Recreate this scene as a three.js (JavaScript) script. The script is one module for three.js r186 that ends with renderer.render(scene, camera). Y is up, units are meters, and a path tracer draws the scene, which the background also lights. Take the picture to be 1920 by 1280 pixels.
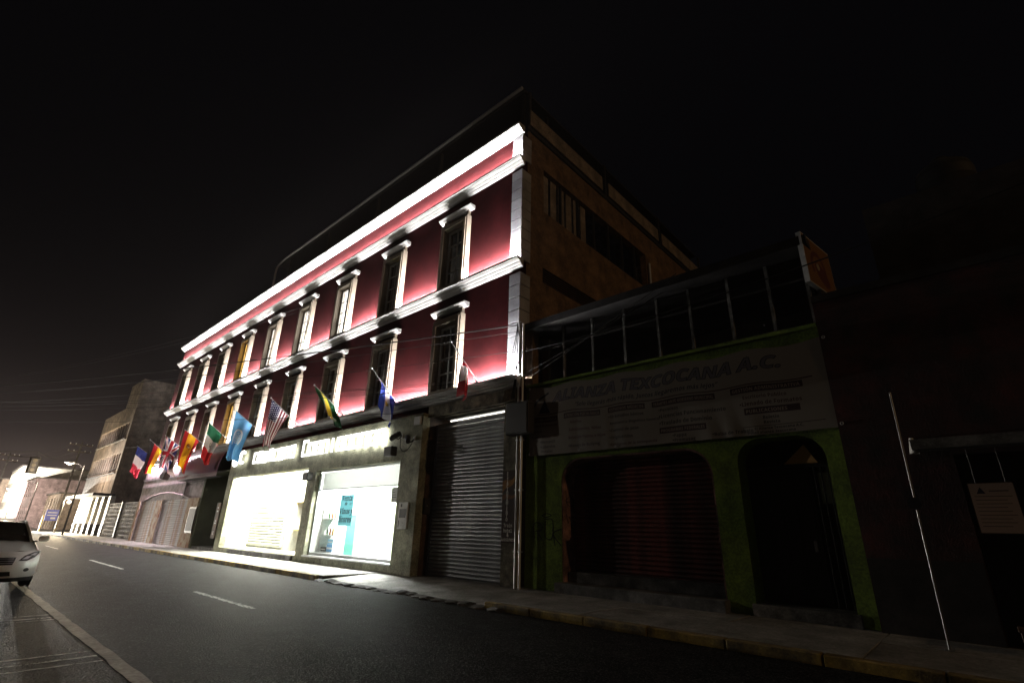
import * as THREE from 'three';
import { mergeGeometries, mergeVertices } from 'three/addons/utils/BufferGeometryUtils.js';
import { RectAreaLightUniformsLib } from 'three/addons/lights/RectAreaLightUniformsLib.js';
import { RoundedBoxGeometry } from 'three/addons/geometries/RoundedBoxGeometry.js';
import { FontLoader } from 'three/addons/loaders/FontLoader.js';
import { TextGeometry } from 'three/addons/geometries/TextGeometry.js';

// ------------------------------------------------------------------ camera, sky, exposure
const scene = new THREE.Scene();
const camera = new THREE.PerspectiveCamera(69.43, 1024 / 682, 0.1, 900);
camera.position.set(0, 1.55, 10.927);
camera.rotation.set(0.36604, 0.7408, 0.02574, 'YXZ');
const renderer = new THREE.WebGLRenderer({ antialias: true });
renderer.toneMapping = THREE.LinearToneMapping;
renderer.toneMappingExposure = 1;
renderer.shadowMap.enabled = true;
RectAreaLightUniformsLib.init();

{ // night sky: near-black blue with the town's glow low over the far end of the street
  const W = 512, H = 256, d = new Float32Array(W * H * 4);
  for (let j = 0; j < H; j++) for (let i = 0; i < W; i++) {
    const el = ((j + 0.5) / H - 0.5) * Math.PI, az = ((i + 0.5) / W - 0.5) * 2 * Math.PI;
    const x = Math.cos(el) * Math.cos(az);
    const toward = Math.pow(Math.max(0, -x), 10);
    const low = Math.exp(-Math.max(el, 0) / 0.11), k = j * 4 * W + i * 4;
    const g = toward * low;
    d[k] = 0.00095 + 0.0008 * low + 0.074 * g;
    d[k + 1] = 0.00095 + 0.0007 * low + 0.057 * g;
    d[k + 2] = 0.0014 + 0.0007 * low + 0.056 * g;
    d[k + 3] = 1;
  }
  const t = new THREE.DataTexture(d, W, H, THREE.RGBAFormat, THREE.FloatType);
  t.mapping = THREE.EquirectangularReflectionMapping; t.magFilter = THREE.LinearFilter; t.minFilter = THREE.LinearFilter;
  t.needsUpdate = true; scene.background = t; scene.environment = t;
}
const moon = new THREE.DirectionalLight(0xffe9d6, 0.012);
moon.position.set(45, 55, 60); moon.castShadow = true; moon.shadow.radius = 6;
Object.assign(moon.shadow.camera, { left: -90, right: 40, top: 60, bottom: -30, near: 1, far: 260 });
scene.add(moon);

const LED = 400, WASH = 5200, DOWN = 700, PORCH = 300, SHOP = 300, SIGN = 0.55, LAMP0 = 225, LAMP1 = 220, LAMP2 = 450, LAMP3 = 700, LAMP4 = 800, FLOOD = 8000, HEAD = 4000; // lamp strengths
// ------------------------------------------------------------------ helpers
let seed = 7;
const rnd = () => { seed |= 0; seed = seed + 0x6D2B79F5 | 0; let t = Math.imul(seed ^ seed >>> 15, 1 | seed); t = t + Math.imul(t ^ t >>> 7, 61 | t) ^ t; return ((t ^ t >>> 14) >>> 0) / 4294967296; };
const rr = (a, b) => a + (b - a) * rnd();
const taken = {};
function numbered(n) { const k = taken[n] = (taken[n] ?? -1) + 1; return k ? n + '_' + String(k).padStart(3, '0') : n; }
function prep(g) { g = g.index ? g.toNonIndexed() : g; for (const a of Object.keys(g.attributes)) if (!['position', 'normal', 'uv'].includes(a)) g.deleteAttribute(a); return g; }
function metricUV(g) {
  const p = g.attributes.position, n = g.attributes.normal, uv = new Float32Array(p.count * 2);
  for (let i = 0; i < p.count; i++) {
    const ax = Math.abs(n.getX(i)), ay = Math.abs(n.getY(i)), az = Math.abs(n.getZ(i));
    let u, v; if (ay > ax && ay > az) { u = p.getX(i); v = -p.getZ(i); } else if (ax > az) { u = p.getZ(i); v = p.getY(i); } else { u = p.getX(i); v = p.getY(i); }
    uv[2 * i] = u; uv[2 * i + 1] = v;
  }
  g.setAttribute('uv', new THREE.BufferAttribute(uv, 2)); return g;
}
const keepUV = g => { g.userData.keep = true; return g; };
function wpos(o) { const v = new THREE.Vector3(); for (; o && o !== scene; o = o.parent) v.add(o.position); return v; }
// geometries given in world metres; stored relative to the parent's base
function M(name, geos, mat, parent = scene) {
  const list = (Array.isArray(geos) ? geos : [geos]).map(g => { const k = g.userData.keep; const q = prep(g); if (!k) metricUV(q); return q; });
  const g = list.length > 1 ? mergeGeometries(list) : list[0];
  if (parent !== scene) { const o = wpos(parent); g.translate(-o.x, -o.y, -o.z); }
  const m = new THREE.Mesh(g, mat); m.castShadow = m.receiveShadow = true;
  m.name = parent === scene ? numbered(name) : name; parent.add(m); return m;
}
// shared geometry placed by position (for repeated pieces)
function S(name, geo, mat, parent, x = 0, y = 0, z = 0, ry = 0) {
  const m = new THREE.Mesh(geo, mat); m.castShadow = m.receiveShadow = true; m.name = name; m.position.set(x, y, z); m.rotation.y = ry; parent.add(m); return m;
}
function thing(name, label, category, [x, y, z], group) {
  const o = new THREE.Group(); o.name = numbered(name); o.position.set(x, y, z); o.userData = { label, category }; if (group) o.userData.group = group; scene.add(o); return o;
}
function tag(o, label, category, group) { o.userData.label = label; o.userData.category = category; if (group) o.userData.group = group; return o; }
const structure = o => { o.userData.kind = 'structure'; return o; };
const B = (x0, x1, y0, y1, z0, z1) => new THREE.BoxGeometry(x1 - x0, y1 - y0, z1 - z0).translate((x0 + x1) / 2, (y0 + y1) / 2, (z0 + z1) / 2);
const RB = (x0, x1, y0, y1, z0, z1, r = 0.01) => new RoundedBoxGeometry(x1 - x0, y1 - y0, z1 - z0, 1, r).translate((x0 + x1) / 2, (y0 + y1) / 2, (z0 + z1) / 2);
const V = (x, y, z) => new THREE.Vector3(x, y, z);
function rod(a, b, r, seg = 8, r2 = r) {
  const d = b.clone().sub(a), g = new THREE.CylinderGeometry(r2, r, d.length(), seg);
  g.applyQuaternion(new THREE.Quaternion().setFromUnitVectors(V(0, 1, 0), d.normalize())); return g.translate((a.x + b.x) / 2, (a.y + b.y) / 2, (a.z + b.z) / 2);
}
function tube(pts, r, n = 24, seg = 5) { return new THREE.TubeGeometry(new THREE.CatmullRomCurve3(pts), n, r, seg); }
function rectShape(x0, x1, y0, y1) { const s = new THREE.Shape(); s.moveTo(x0, y0); s.lineTo(x1, y0); s.lineTo(x1, y1); s.lineTo(x0, y1); s.closePath(); return s; }
function rectHole(x0, x1, y0, y1) { const s = new THREE.Path(); s.moveTo(x0, y0); s.lineTo(x0, y1); s.lineTo(x1, y1); s.lineTo(x1, y0); s.closePath(); return s; }
function archHole(x0, x1, y0, y1, r) { // rounded top corners
  const s = new THREE.Path(); s.moveTo(x0, y0); s.lineTo(x0, y1 - r);
  for (let i = 1; i <= 8; i++) { const a = Math.PI - i / 8 * Math.PI / 2; s.lineTo(x0 + r + r * Math.cos(a), y1 - r + r * Math.sin(a)); }
  for (let i = 0; i <= 8; i++) { const a = Math.PI / 2 - i / 8 * Math.PI / 2; s.lineTo(x1 - r + r * Math.cos(a), y1 - r + r * Math.sin(a)); }
  s.lineTo(x1, y0); s.closePath(); return s;
}
// vertical wall in the xy plane, openings cut, from z0 to z1
function wall(shape, holes, z0, z1) { shape.holes.push(...holes); return new THREE.ExtrudeGeometry(shape, { depth: z1 - z0, bevelEnabled: false, curveSegments: 8 }).translate(0, 0, z0); }
// profile [[z,y]...] swept along x
function sweepX(profile, x0, x1) {
  const s = new THREE.Shape(profile.map(([z, y]) => new THREE.Vector2(z, y)));
  const g = new THREE.ExtrudeGeometry(s, { depth: x1 - x0, bevelEnabled: false });
  g.applyMatrix4(new THREE.Matrix4().makeBasis(V(0, 0, 1), V(0, 1, 0), V(-1, 0, 0))); // shape x -> z, depth -> -x
  return g.translate(x1, 0, 0);
}
function grid(nu, nv, f, uvf) { // f(u,v) -> Vector3
  const p = [], uv = [], idx = [];
  for (let j = 0; j <= nv; j++) for (let i = 0; i <= nu; i++) { const q = f(i / nu, j / nv); p.push(q.x, q.y, q.z); const t = uvf ? uvf(i / nu, j / nv) : [i / nu, j / nv]; uv.push(...t); }
  for (let j = 0; j < nv; j++) for (let i = 0; i < nu; i++) { const a = j * (nu + 1) + i, b = a + 1, c = a + nu + 1, d = c + 1; idx.push(a, b, d, a, d, c); }
  const g = new THREE.BufferGeometry(); g.setAttribute('position', new THREE.Float32BufferAttribute(p, 3)); g.setAttribute('uv', new THREE.Float32BufferAttribute(uv, 2)); g.setIndex(idx); g.computeVertexNormals(); return keepUV(g);
}
// ------------------------------------------------------------------ textures
function fbm(n, cells, oct, sd) {
  const out = new Float32Array(n * n); let amp = 1, tot = 0;
  for (let o = 0; o < oct; o++, cells *= 2, amp *= 0.55) {
    const L = new Float32Array(cells * cells); let s = sd * 977 + o * 131 + 1;
    for (let i = 0; i < L.length; i++) { s = Math.imul(s, 1664525) + 1013904223 | 0; L[i] = (s >>> 8 & 0xffff) / 65535; }
    for (let y = 0; y < n; y++) { const fy = y / n * cells, y0 = fy | 0, ty = fy - y0, wy = ty * ty * (3 - 2 * ty), y1 = (y0 + 1) % cells;
      for (let x = 0; x < n; x++) { const fx = x / n * cells, x0 = fx | 0, tx = fx - x0, wx = tx * tx * (3 - 2 * tx), x1 = (x0 + 1) % cells;
        out[y * n + x] += amp * ((L[y0 * cells + x0] * (1 - wx) + L[y0 * cells + x1] * wx) * (1 - wy) + (L[y1 * cells + x0] * (1 - wx) + L[y1 * cells + x1] * wx) * wy); } }
    tot += amp;
  }
  for (let i = 0; i < out.length; i++) out[i] /= tot; return out;
}
function tex(n, f, size, color = false) { // f(i) -> grey or [r,g,b] 0..1 ; size = metres per repeat
  const d = new Uint8Array(n * n * 4);
  for (let i = 0; i < n * n; i++) { let v = f(i); if (!Array.isArray(v)) v = [v, v, v]; for (let k = 0; k < 3; k++) d[4 * i + k] = Math.max(0, Math.min(255, v[k] * 255)); d[4 * i + 3] = 255; }
  const t = new THREE.DataTexture(d, n, n, THREE.RGBAFormat); t.wrapS = t.wrapT = THREE.RepeatWrapping; t.magFilter = THREE.LinearFilter; t.minFilter = THREE.LinearMipmapLinearFilter; t.generateMipmaps = true;
  if (color) t.colorSpace = THREE.SRGBColorSpace; if (size) t.repeat.set(1 / size, 1 / size); t.needsUpdate = true; return t;
}
const cl = (x, a = 0, b = 1) => Math.min(b, Math.max(a, x));
const nA = fbm(512, 4, 6, 1), nB = fbm(512, 6, 5, 2), nC = fbm(512, 96, 2, 3), nD = fbm(512, 16, 4, 4), nE = fbm(1024, 170, 2, 5), nF = fbm(1024, 8, 5, 6);
const mottle = tex(512, i => 0.80 + 0.26 * (nA[i] - 0.5) * 1.6 + 0.10 * (nC[i] - 0.5), 3.1, true);
const grime = tex(512, i => cl(0.62 + 1.25 * (nB[i] - 0.5) + 0.25 * (nC[i] - 0.5), 0.22, 1), 2.3, true);
const mottleStrong = tex(512, i => cl(0.70 + 0.62 * (nB[i] - 0.5) + 0.3 * (nC[i] - 0.5), 0.35, 1), 2.9, true);
const plasterBump = tex(512, i => 0.5 * nC[i] + 0.5 * nD[i], 1.3);
const stuccoBump = tex(512, i => nC[i] * 0.7 + nD[i] * 0.3, 0.9);
const asphaltMap = tex(1024, i => { const s = nE[i]; return cl(0.42 + 1.25 * (s - 0.5) + 0.55 * (nF[i] - 0.5) + (s > 0.72 ? 0.4 : 0), 0.08, 1); }, 2.7, true);
const asphaltBump = tex(1024, i => nE[i], 2.7);
const rust = tex(512, i => { const k = cl((nB[i] - 0.42) * 4), g = 0.8 + 0.3 * (nC[i] - 0.5); return [g * (1 - 0.25 * k), g * (1 - 0.5 * k), g * (1 - 0.72 * k)]; }, 1.9, true);
const rustLight = tex(512, i => { const k = cl((nB[i] - 0.55) * 4), g = 0.86 + 0.3 * (nC[i] - 0.5); return [g * (1 - 0.2 * k), g * (1 - 0.42 * k), g * (1 - 0.6 * k)]; }, 2.3, true);
const wear = tex(512, i => cl((nD[i] * 0.55 + nC[i] * 0.45 - 0.36) * 7), 1.7);
const wearHard = tex(512, i => cl((nD[i] * 0.55 + nC[i] * 0.45 - 0.52) * 8), 1.1);
function std(rgb, o = {}) { const m = new THREE.MeshStandardMaterial({ roughness: 0.85, ...o, side: THREE.DoubleSide }); m.color.setRGB(...rgb); return m; }
function matte(rgb, o = {}) { const m = new THREE.MeshPhysicalMaterial({ roughness: 0.95, specularIntensity: 0.08, ...o, side: THREE.DoubleSide }); m.color.setRGB(...rgb); return m; }
const mat = {
  red: matte([0.046, 0.0068, 0.0082], { map: mottle, bumpMap: plasterBump, bumpScale: 0.006, roughness: 0.95 }),
  trim: std([0.66, 0.65, 0.635], { map: mottle, roughness: 0.7, bumpMap: plasterBump, bumpScale: 0.002 }),
  quoin: std([0.50, 0.50, 0.54], { map: mottle, bumpMap: stuccoBump, bumpScale: 0.004 }),
  surround: std([0.55, 0.46, 0.36], { map: mottle, roughness: 0.7 }),
  sash: std([0.78, 0.77, 0.74], { roughness: 0.6 }),
  ochre: std([0.33, 0.20, 0.11], { map: mottleStrong, bumpMap: plasterBump, bumpScale: 0.01 }),
  stucco: std([0.52, 0.52, 0.36], { map: mottleStrong, bumpMap: stuccoBump, bumpScale: 0.012 }),
  beige: std([0.42, 0.37, 0.26], { map: grime, bumpMap: plasterBump, bumpScale: 0.005 }),
  brown: std([0.16, 0.085, 0.045], { map: grime, roughness: 0.7 }),
  white: std([0.84, 0.84, 0.82], { map: mottle, roughness: 0.6 }),
  cream: std([0.80, 0.79, 0.70], { map: mottle, roughness: 0.6 }),
  floorTile: std([0.72, 0.71, 0.66], { map: mottle, roughness: 0.35 }),
  dark: std([0.022, 0.022, 0.024], { roughness: 0.6 }),
  room: std([0.34, 0.32, 0.28], { map: mottle, roughness: 0.9 }),
  black: std([0.015, 0.015, 0.016], { roughness: 0.45 }), plastic: std([0.012, 0.012, 0.012], { roughness: 1 }),
  cable: std([0.012, 0.012, 0.012], { roughness: 1 }),
  steel: std([0.50, 0.51, 0.53], { map: mottle, roughness: 0.36, metalness: 0.75 }),
  steelOld: std([0.56, 0.51, 0.52], { map: rustLight, roughness: 0.72, metalness: 0.1 }),
  shutterRed: std([0.22, 0.045, 0.035], { map: grime, roughness: 0.5, metalness: 0.1 }),
  shutterWhite: std([0.66, 0.66, 0.56], { roughness: 0.5 }),
  poleMetal: std([0.16, 0.16, 0.16], { roughness: 0.3, metalness: 0.8 }),
  alu: std([0.55, 0.56, 0.58], { roughness: 0.35, metalness: 0.8 }),
  pipe: std([0.6, 0.6, 0.6], { roughness: 0.4, metalness: 0.4 }),
  pink: std([0.50, 0.38, 0.40], { map: mottleStrong, bumpMap: plasterBump, bumpScale: 0.006 }),
  pinkDark: std([0.26, 0.19, 0.21], { map: grime, bumpMap: plasterBump, bumpScale: 0.006 }),
  rusty: std([0.62, 0.47, 0.30], { map: rust, bumpMap: plasterBump, bumpScale: 0.005 }),
  entry: std([0.12, 0.14, 0.08], { map: mottle }),
  purple: std([0.10, 0.055, 0.085], { roughness: 0.42 }),
  green: std([0.27, 0.42, 0.045], { map: mottleStrong, bumpMap: stuccoBump, bumpScale: 0.012 }),
  salmon: std([0.50, 0.27, 0.23], { map: grime, bumpMap: stuccoBump, bumpScale: 0.01 }),
  wine: std([0.06, 0.008, 0.006], { map: grime, bumpMap: plasterBump, bumpScale: 0.008 }),
  soot: std([0.03, 0.026, 0.025], { map: grime }),
  concrete: std([0.34, 0.33, 0.31], { map: grime, bumpMap: stuccoBump, bumpScale: 0.006 }),
  concreteDark: std([0.17, 0.165, 0.16], { map: grime, bumpMap: stuccoBump, bumpScale: 0.008 }),
  pavement: std([0.42, 0.41, 0.38], { map: mottleStrong, bumpMap: stuccoBump, bumpScale: 0.006, roughness: 0.8 }),
  kerbYellow: std([0.50, 0.33, 0.05], { map: grime, bumpMap: stuccoBump, bumpScale: 0.008 }),
  kerbWorn: std([0.46, 0.38, 0.18], { map: grime, bumpMap: stuccoBump, bumpScale: 0.01 }),
  asphalt: matte([0.074, 0.076, 0.079], { specularIntensity: 0.07, map: asphaltMap, bumpMap: asphaltBump, bumpScale: 0.01, roughness: 0.7 }),
  ground: std([0.05, 0.05, 0.05], { map: grime }),
  lineWhite: std([0.46, 0.46, 0.44], { alphaMap: wear, transparent: true, roughness: 0.7 }),
  lineOld: std([0.62, 0.54, 0.40], { map: mottleStrong, roughness: 0.7 }),
  lineFaint: std([0.55, 0.55, 0.53], { alphaMap: wear, transparent: true, roughness: 0.7 }),
  farWall: std([0.44, 0.36, 0.29], { map: mottleStrong, bumpMap: plasterBump, bumpScale: 0.01 }),
  rubble: std([0.44, 0.38, 0.31], { map: grime, bumpMap: stuccoBump, bumpScale: 0.02 }),
  rubbleDark: std([0.28, 0.25, 0.22], { map: grime, bumpMap: stuccoBump, bumpScale: 0.02 }),
  yellow: std([0.50, 0.34, 0.04], { roughness: 0.6 }),
  wood: std([0.10, 0.055, 0.03], { map: grime, roughness: 0.6 }),
};
const glass = new THREE.MeshPhysicalMaterial({ color: 0xffffff, transmission: 1, thickness: 0, roughness: 0.02, ior: 1.5, side: THREE.DoubleSide });
const glow = (rgb, k) => { const m = new THREE.MeshStandardMaterial({ color: 0x222222, roughness: 0.6 }); m.emissive.setRGB(...rgb); m.emissiveIntensity = k; return m; };
const ledGlow = glow([1, 0.97, 0.95], 3);
function areaLight(rgb, L, w, h, pos, dir, parent = scene) { // a panel of w x h metres facing dir
  const l = new THREE.RectAreaLight(0xffffff, L, w, h); l.color.setRGB(...rgb);
  const o = parent === scene ? V(0, 0, 0) : wpos(parent); l.position.copy(pos).sub(o);
  const z = dir.clone().normalize().negate(), x = Math.abs(z.x) > 0.9 ? V(0, 0, 1) : V(1, 0, 0), y = z.clone().cross(x).normalize(); x.copy(y).cross(z);
  l.quaternion.setFromRotationMatrix(new THREE.Matrix4().makeBasis(x, y, z)); parent.add(l); return l;
}
function canvasTex(w, h, draw) {
  const c = document.createElement('canvas'); c.width = w; c.height = h; const g = c.getContext('2d'); draw(g, w, h);
  const t = new THREE.CanvasTexture(c); t.colorSpace = THREE.SRGBColorSpace; t.magFilter = THREE.LinearFilter; return t;
}
function printMat(t, o = {}) { return new THREE.MeshStandardMaterial({ map: t, roughness: 0.7, side: THREE.DoubleSide, ...o }); }
// a flat panel in the xy plane facing +z, uv 0..1
const panel = (x0, x1, y0, y1, z) => keepUV(new THREE.PlaneGeometry(x1 - x0, y1 - y0).translate((x0 + x1) / 2, (y0 + y1) / 2, z));
const font = await new FontLoader().loadAsync('fonts/droid/droid_sans_bold.typeface.json');
// ------------------------------------------------------------------ ground, road, pavements
structure(M('ground', B(-420, 240, -0.6, -0.03, -240, 260), mat.ground));
structure(M('road', [B(-260, 60, -0.2, 0, 2.45, 13.6)], mat.asphalt));
structure(M('side_street', [B(-104, -82, -0.2, 0.004, -60, 2.6)], mat.asphalt));
function strip(x0, x1, z0, z1, y, jag = 0.02, n = 40) { // thin painted band with uneven edges
  const alongX = x1 - x0 > z1 - z0, L = [], R = [];
  for (let i = 0; i <= n; i++) { const t = i / n, a = rr(-jag, jag), b = rr(-jag, jag); if (alongX) { L.push([x0 + (x1 - x0) * t, z0 + a]); R.push([x0 + (x1 - x0) * t, z1 + b]); } else { L.push([x0 + a, z0 + (z1 - z0) * t]); R.push([x1 + b, z0 + (z1 - z0) * t]); } }
  const s = new THREE.Shape([...L, ...R.reverse()].map(p => new THREE.Vector2(p[0], -p[1])));
  return new THREE.ShapeGeometry(s).rotateX(-Math.PI / 2).translate(0, y, 0);
}
for (const [a, b, z] of [[-14.4, -11.0, 6.2], [-27.6, -22.1, 6.05], [-42.8, -38.0, 5.75], [-59, -54, 5.5], [-76, -70, 5.3]])
  structure(M('lane_dash', strip(a, b, z - 0.055, z + 0.055, 0.005, 0.025, 60), mat.lineWhite));
structure(M('parking_line', strip(-40, 6, 8.92, 9.07, 0.005, 0.012, 160), mat.lineOld));
for (const [x, w, m] of [[-12.35, 0.05, 'lineFaint'], [-12.0, 0.07, 'lineFaint'], [-11.75, 0.04, 'lineFaint'], [-8.75, 0.05, 'lineFaint'], [-8.42, 0.07, 'lineFaint'], [-8.1, 0.04, 'lineFaint']])
  structure(M('bay_line', strip(x - w / 2, x + w / 2, 9.09, 11.6, 0.004, 0.015, 30), mat[m]));

{ // near pavement: poured slabs with open joints, a bed below them
  const p = new THREE.Group(); p.name = 'pavement'; structure(p); scene.add(p);
  const bed = M('bed', B(-82, -15.35, -0.1, 0.10, -1.3, 2.44), mat.concreteDark, p); bed.name = 'bed';
  M('bed', B(-8.15, 14, -0.1, 0.10, -1.3, 2.44), mat.concreteDark, p);
  for (let x = -81.9; x < -15.5; x += 2.6) { const x1 = Math.min(x + 2.585, -15.37); M('slab', RB(x, x1, 0.02, 0.13 + rr(-0.003, 0.003), 0.02, 1.2, 0.01), mat.pavement, p); M('slab', RB(x, x1, 0.02, 0.13 + rr(-0.003, 0.003), 1.215, 2.43, 0.01), mat.pavement, p); }
  for (let x = -8.13; x < 13; x += 2.2) { M('slab', RB(x, x + 2.185, 0.02, 0.13 + rr(-0.004, 0.004), -0.6, 0.9, 0.01), mat.pavement, p); M('slab', RB(x, x + 2.185, 0.02, 0.13 + rr(-0.004, 0.004), 0.915, 2.43, 0.01), mat.pavement, p); }
}
{ // driveway ramp in front of the garage
  const d = new THREE.Group(); d.name = 'driveway'; structure(d); scene.add(d);
  const n = grid(28, 14, (u, v) => V(-15.35 + 7.2 * u, 0.13 - 0.105 * v * v + 0.006 * Math.sin(u * 19 + v * 7) - 0.012 * Math.sin(u * 7) * v, -0.9 + v * 3.35), (u, v) => [u * 7.2, v * 3.4]);
  M('ramp', [n], mat.pavement, d);
  for (let x = -15.5; x < -8.1;) { const w = rr(0.28, 0.62), g = new THREE.DodecahedronGeometry(0.5, 0); g.scale(w, 0.13 + rr(-0.03, 0.05), rr(0.34, 0.55)); g.rotateY(rr(-0.4, 0.4)); M('stone', g.translate(x + w / 2, 0.0 + rr(-0.01, 0.012), 2.52 + rr(-0.09, 0.12)), mat.concreteDark, d); x += w * 0.88; }
}
{ // painted kerbs
  const k = new THREE.Group(); k.name = 'kerb'; structure(k); scene.add(k);
  for (let x = -82; x < -15.6; x += 1.25) M('kerb_stone', RB(x, Math.min(x + 1.238, -15.5), -0.05, 0.14 + rr(-0.004, 0.004), 2.45, 2.61 + rr(-0.006, 0.006), 0.02), (x < -40 || rnd() < 0.3) ? mat.kerbWorn : mat.kerbYellow, k);
  for (let x = -8.2; x < 13; x += 1.25) M('kerb_stone', RB(x, x + 1.238, -0.05, 0.14 + rr(-0.004, 0.004), 2.45, 2.62 + rr(-0.006, 0.006), 0.025), mat.kerbYellow, k);
}
structure(M('opposite_pavement', B(-200, 40, -0.1, 0.13, 13.6, 17), mat.pavement));

// ------------------------------------------------------------------ hotel
const XL = -49.0, XR = -9.7, L1 = 14.38, L2 = 10.12, L3 = 5.97;
const hotel = thing('hotel_building', 'long three-storey dark red hotel with white lit mouldings and ground floor shop', 'building', [-29.3, 0, 0]);
const wx = i => -13.1 - 4.12 * i;           // window centres
const holes = [];
for (let i = 0; i < 9; i++) for (const y of [L3 + 0.03, L2 + 0.03]) holes.push(rectHole(wx(i) - 0.62, wx(i) + 0.62, y + 0.02, y + 2.72));
M('wall', wall(rectShape(XL, XR, 5.3, 15.75), holes, -0.3, 0), mat.red, hotel).userData.label = 'dark red plastered front wall';
// side wall with a long window band and a louvre slot, built along z then turned
{
  const s = rectShape(0.301, 18, 0, 15.95), g = wall(s, [rectHole(1.25, 9.5, 12.75, 14.7), rectHole(1.2, 4.7, 9.75, 10.35)], -0.3, 0);
  g.applyMatrix4(new THREE.Matrix4().makeBasis(V(0, 0, -1), V(0, 1, 0), V(1, 0, 0))); // shape x -> -z, depth -> +x
  M('side_wall', g.translate(XR, 0, 0), mat.ochre, hotel).userData.label = 'unpainted ochre plaster side wall';
}
M('side_wall', B(XL, XL + 0.3, 0, 15.7, -18, -0.301), mat.ochre, hotel);
M('rear_wall', B(XL, XR, 0, 15.7, -18.3, -18.0), mat.ochre, hotel);
M('roof_slab', B(XL + 0.3, XR - 0.301, 15.35, 15.6, -18, -0.301), mat.concreteDark, hotel);
for (const y of [5.45, 9.75]) M('floor_slab', B(XL + 0.3, XR - 0.301, y, y + 0.2, -18, -0.301), mat.room, hotel);
M('partition', B(XL + 0.3, XR - 0.301, 5.66, 15.34, -4.2, -4.05), mat.room, hotel);
// mouldings
const ledgeProf = [[0, 0], [0.32, 0], [0.32, -0.075], [0.29, -0.08], [0.275, -0.12], [0.20, -0.155], [0.18, -0.165], [0.18, -0.195], [0.12, -0.235], [0.10, -0.245], [0.10, -0.275], [0.002, -0.32]];
for (const y of [L1, L2, L3]) M('ledge', sweepX(ledgeProf.map(([z, h]) => [z + 0.001, h + y]), XL - 0.12, XR + 0.14), mat.trim, hotel).userData.label = 'white stepped string course';
M('cornice', sweepX([[0.001, 0.3], [0.36, 0.3], [0.36, 0.215], [0.33, 0.2], [0.29, 0.14], [0.19, 0.09], [0.17, 0.08], [0.17, 0.06], [0.09, 0.015], [0.001, 0]].map(([z, h]) => [z, h + 15.56]), XL - 0.12, XR + 0.1), mat.trim, hotel).userData.label = 'white crowning cornice';
// corner quoins
for (const [a, b] of [[L3 + 0.02, L2 - 0.46], [L2 + 0.02, L1 - 0.46], [L1 + 0.02, 15.54]]) {
  const n = Math.round((b - a) / 0.44), h = (b - a) / n;
  for (let k = 0; k < n; k++) M('quoin', RB(XR - 0.44, XR + 0.05, a + k * h + 0.012, a + (k + 1) * h - 0.012, -0.46, 0.055, 0.012), mat.quoin, hotel);
}
// ---- windows
const winGeo = {};
for (const [kind, H] of [['upper', 2.92], ['lower', 2.86]]) {
  const a = H - 0.2, S1 = rectShape(-0.78, 0.78, 0, H); const outer = wall(S1, [rectHole(-0.6, 0.6, 0.06, a)], 0.002, 0.22);
  const S2 = rectShape(-0.70, 0.70, 0.02, H - 0.1), mid = wall(S2, [rectHole(-0.56, 0.56, 0.08, a - 0.04)], 0.222, 0.255);
  const S3 = rectShape(-0.615, 0.615, 0.025, a + 0.01), inner = wall(S3, [rectHole(-0.53, 0.53, 0.1, a - 0.07)], -0.16, -0.002);
  winGeo[kind] = {
    H, surround: mergeGeometries([outer, mid, inner, B(-0.72, -0.61, H + 0.002, H + 0.24, 0.002, 0.12), B(0.61, 0.72, H + 0.002, H + 0.24, 0.002, 0.12)].map(g => metricUV(prep(g)))),
    head: metricUV(prep(sweepX([[0.002, 0], [0.10, 0], [0.11, 0.025], [0.16, 0.04], [0.18, 0.065], [0.22, 0.085], [0.235, 0.11], [0.265, 0.12], [0.265, 0.16], [0.002, 0.175]].map(([z, y]) => [z, y + H + 0.24]), -0.96, 0.96))),
    sash: mergeGeometries([wall(rectShape(-0.53, 0.53, 0.1, a - 0.07), [rectHole(-0.465, 0.465, 0.17, a - 0.14)], -0.15, -0.10)].map(g => metricUV(prep(g)))),
    muntinV: metricUV(prep(B(-0.026, 0.026, 0.17, a - 0.14, -0.145, -0.105))),
    muntinH: metricUV(prep(B(-0.465, 0.465, -0.024, 0.024, -0.143, -0.107))),
    pane: metricUV(prep(B(-0.2, 0.2, 0, 1, -0.128, -0.122))),
  };
}
const curtainGeo = (x0, x1, H) => grid(30, 1, (u, v) => V(x0 + (x1 - x0) * u, 0.1 + (H - 0.3) * v, -0.26 + 0.03 * Math.sin(u * 40 * Math.abs(x1 - x0)) + 0.01 * Math.sin(u * 93)), (u, v) => [u, v * 2]);
const curtainMat = std([0.5, 0.48, 0.44], { roughness: 0.95 });
const litWhite = glow([1, 0.985, 0.95], 3.2), litWarm = glow([1, 0.60, 0.13], 3.2);
litWhite.color.setRGB(0.6, 0.6, 0.58); litWarm.color.setRGB(0.6, 0.45, 0.2);
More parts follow.
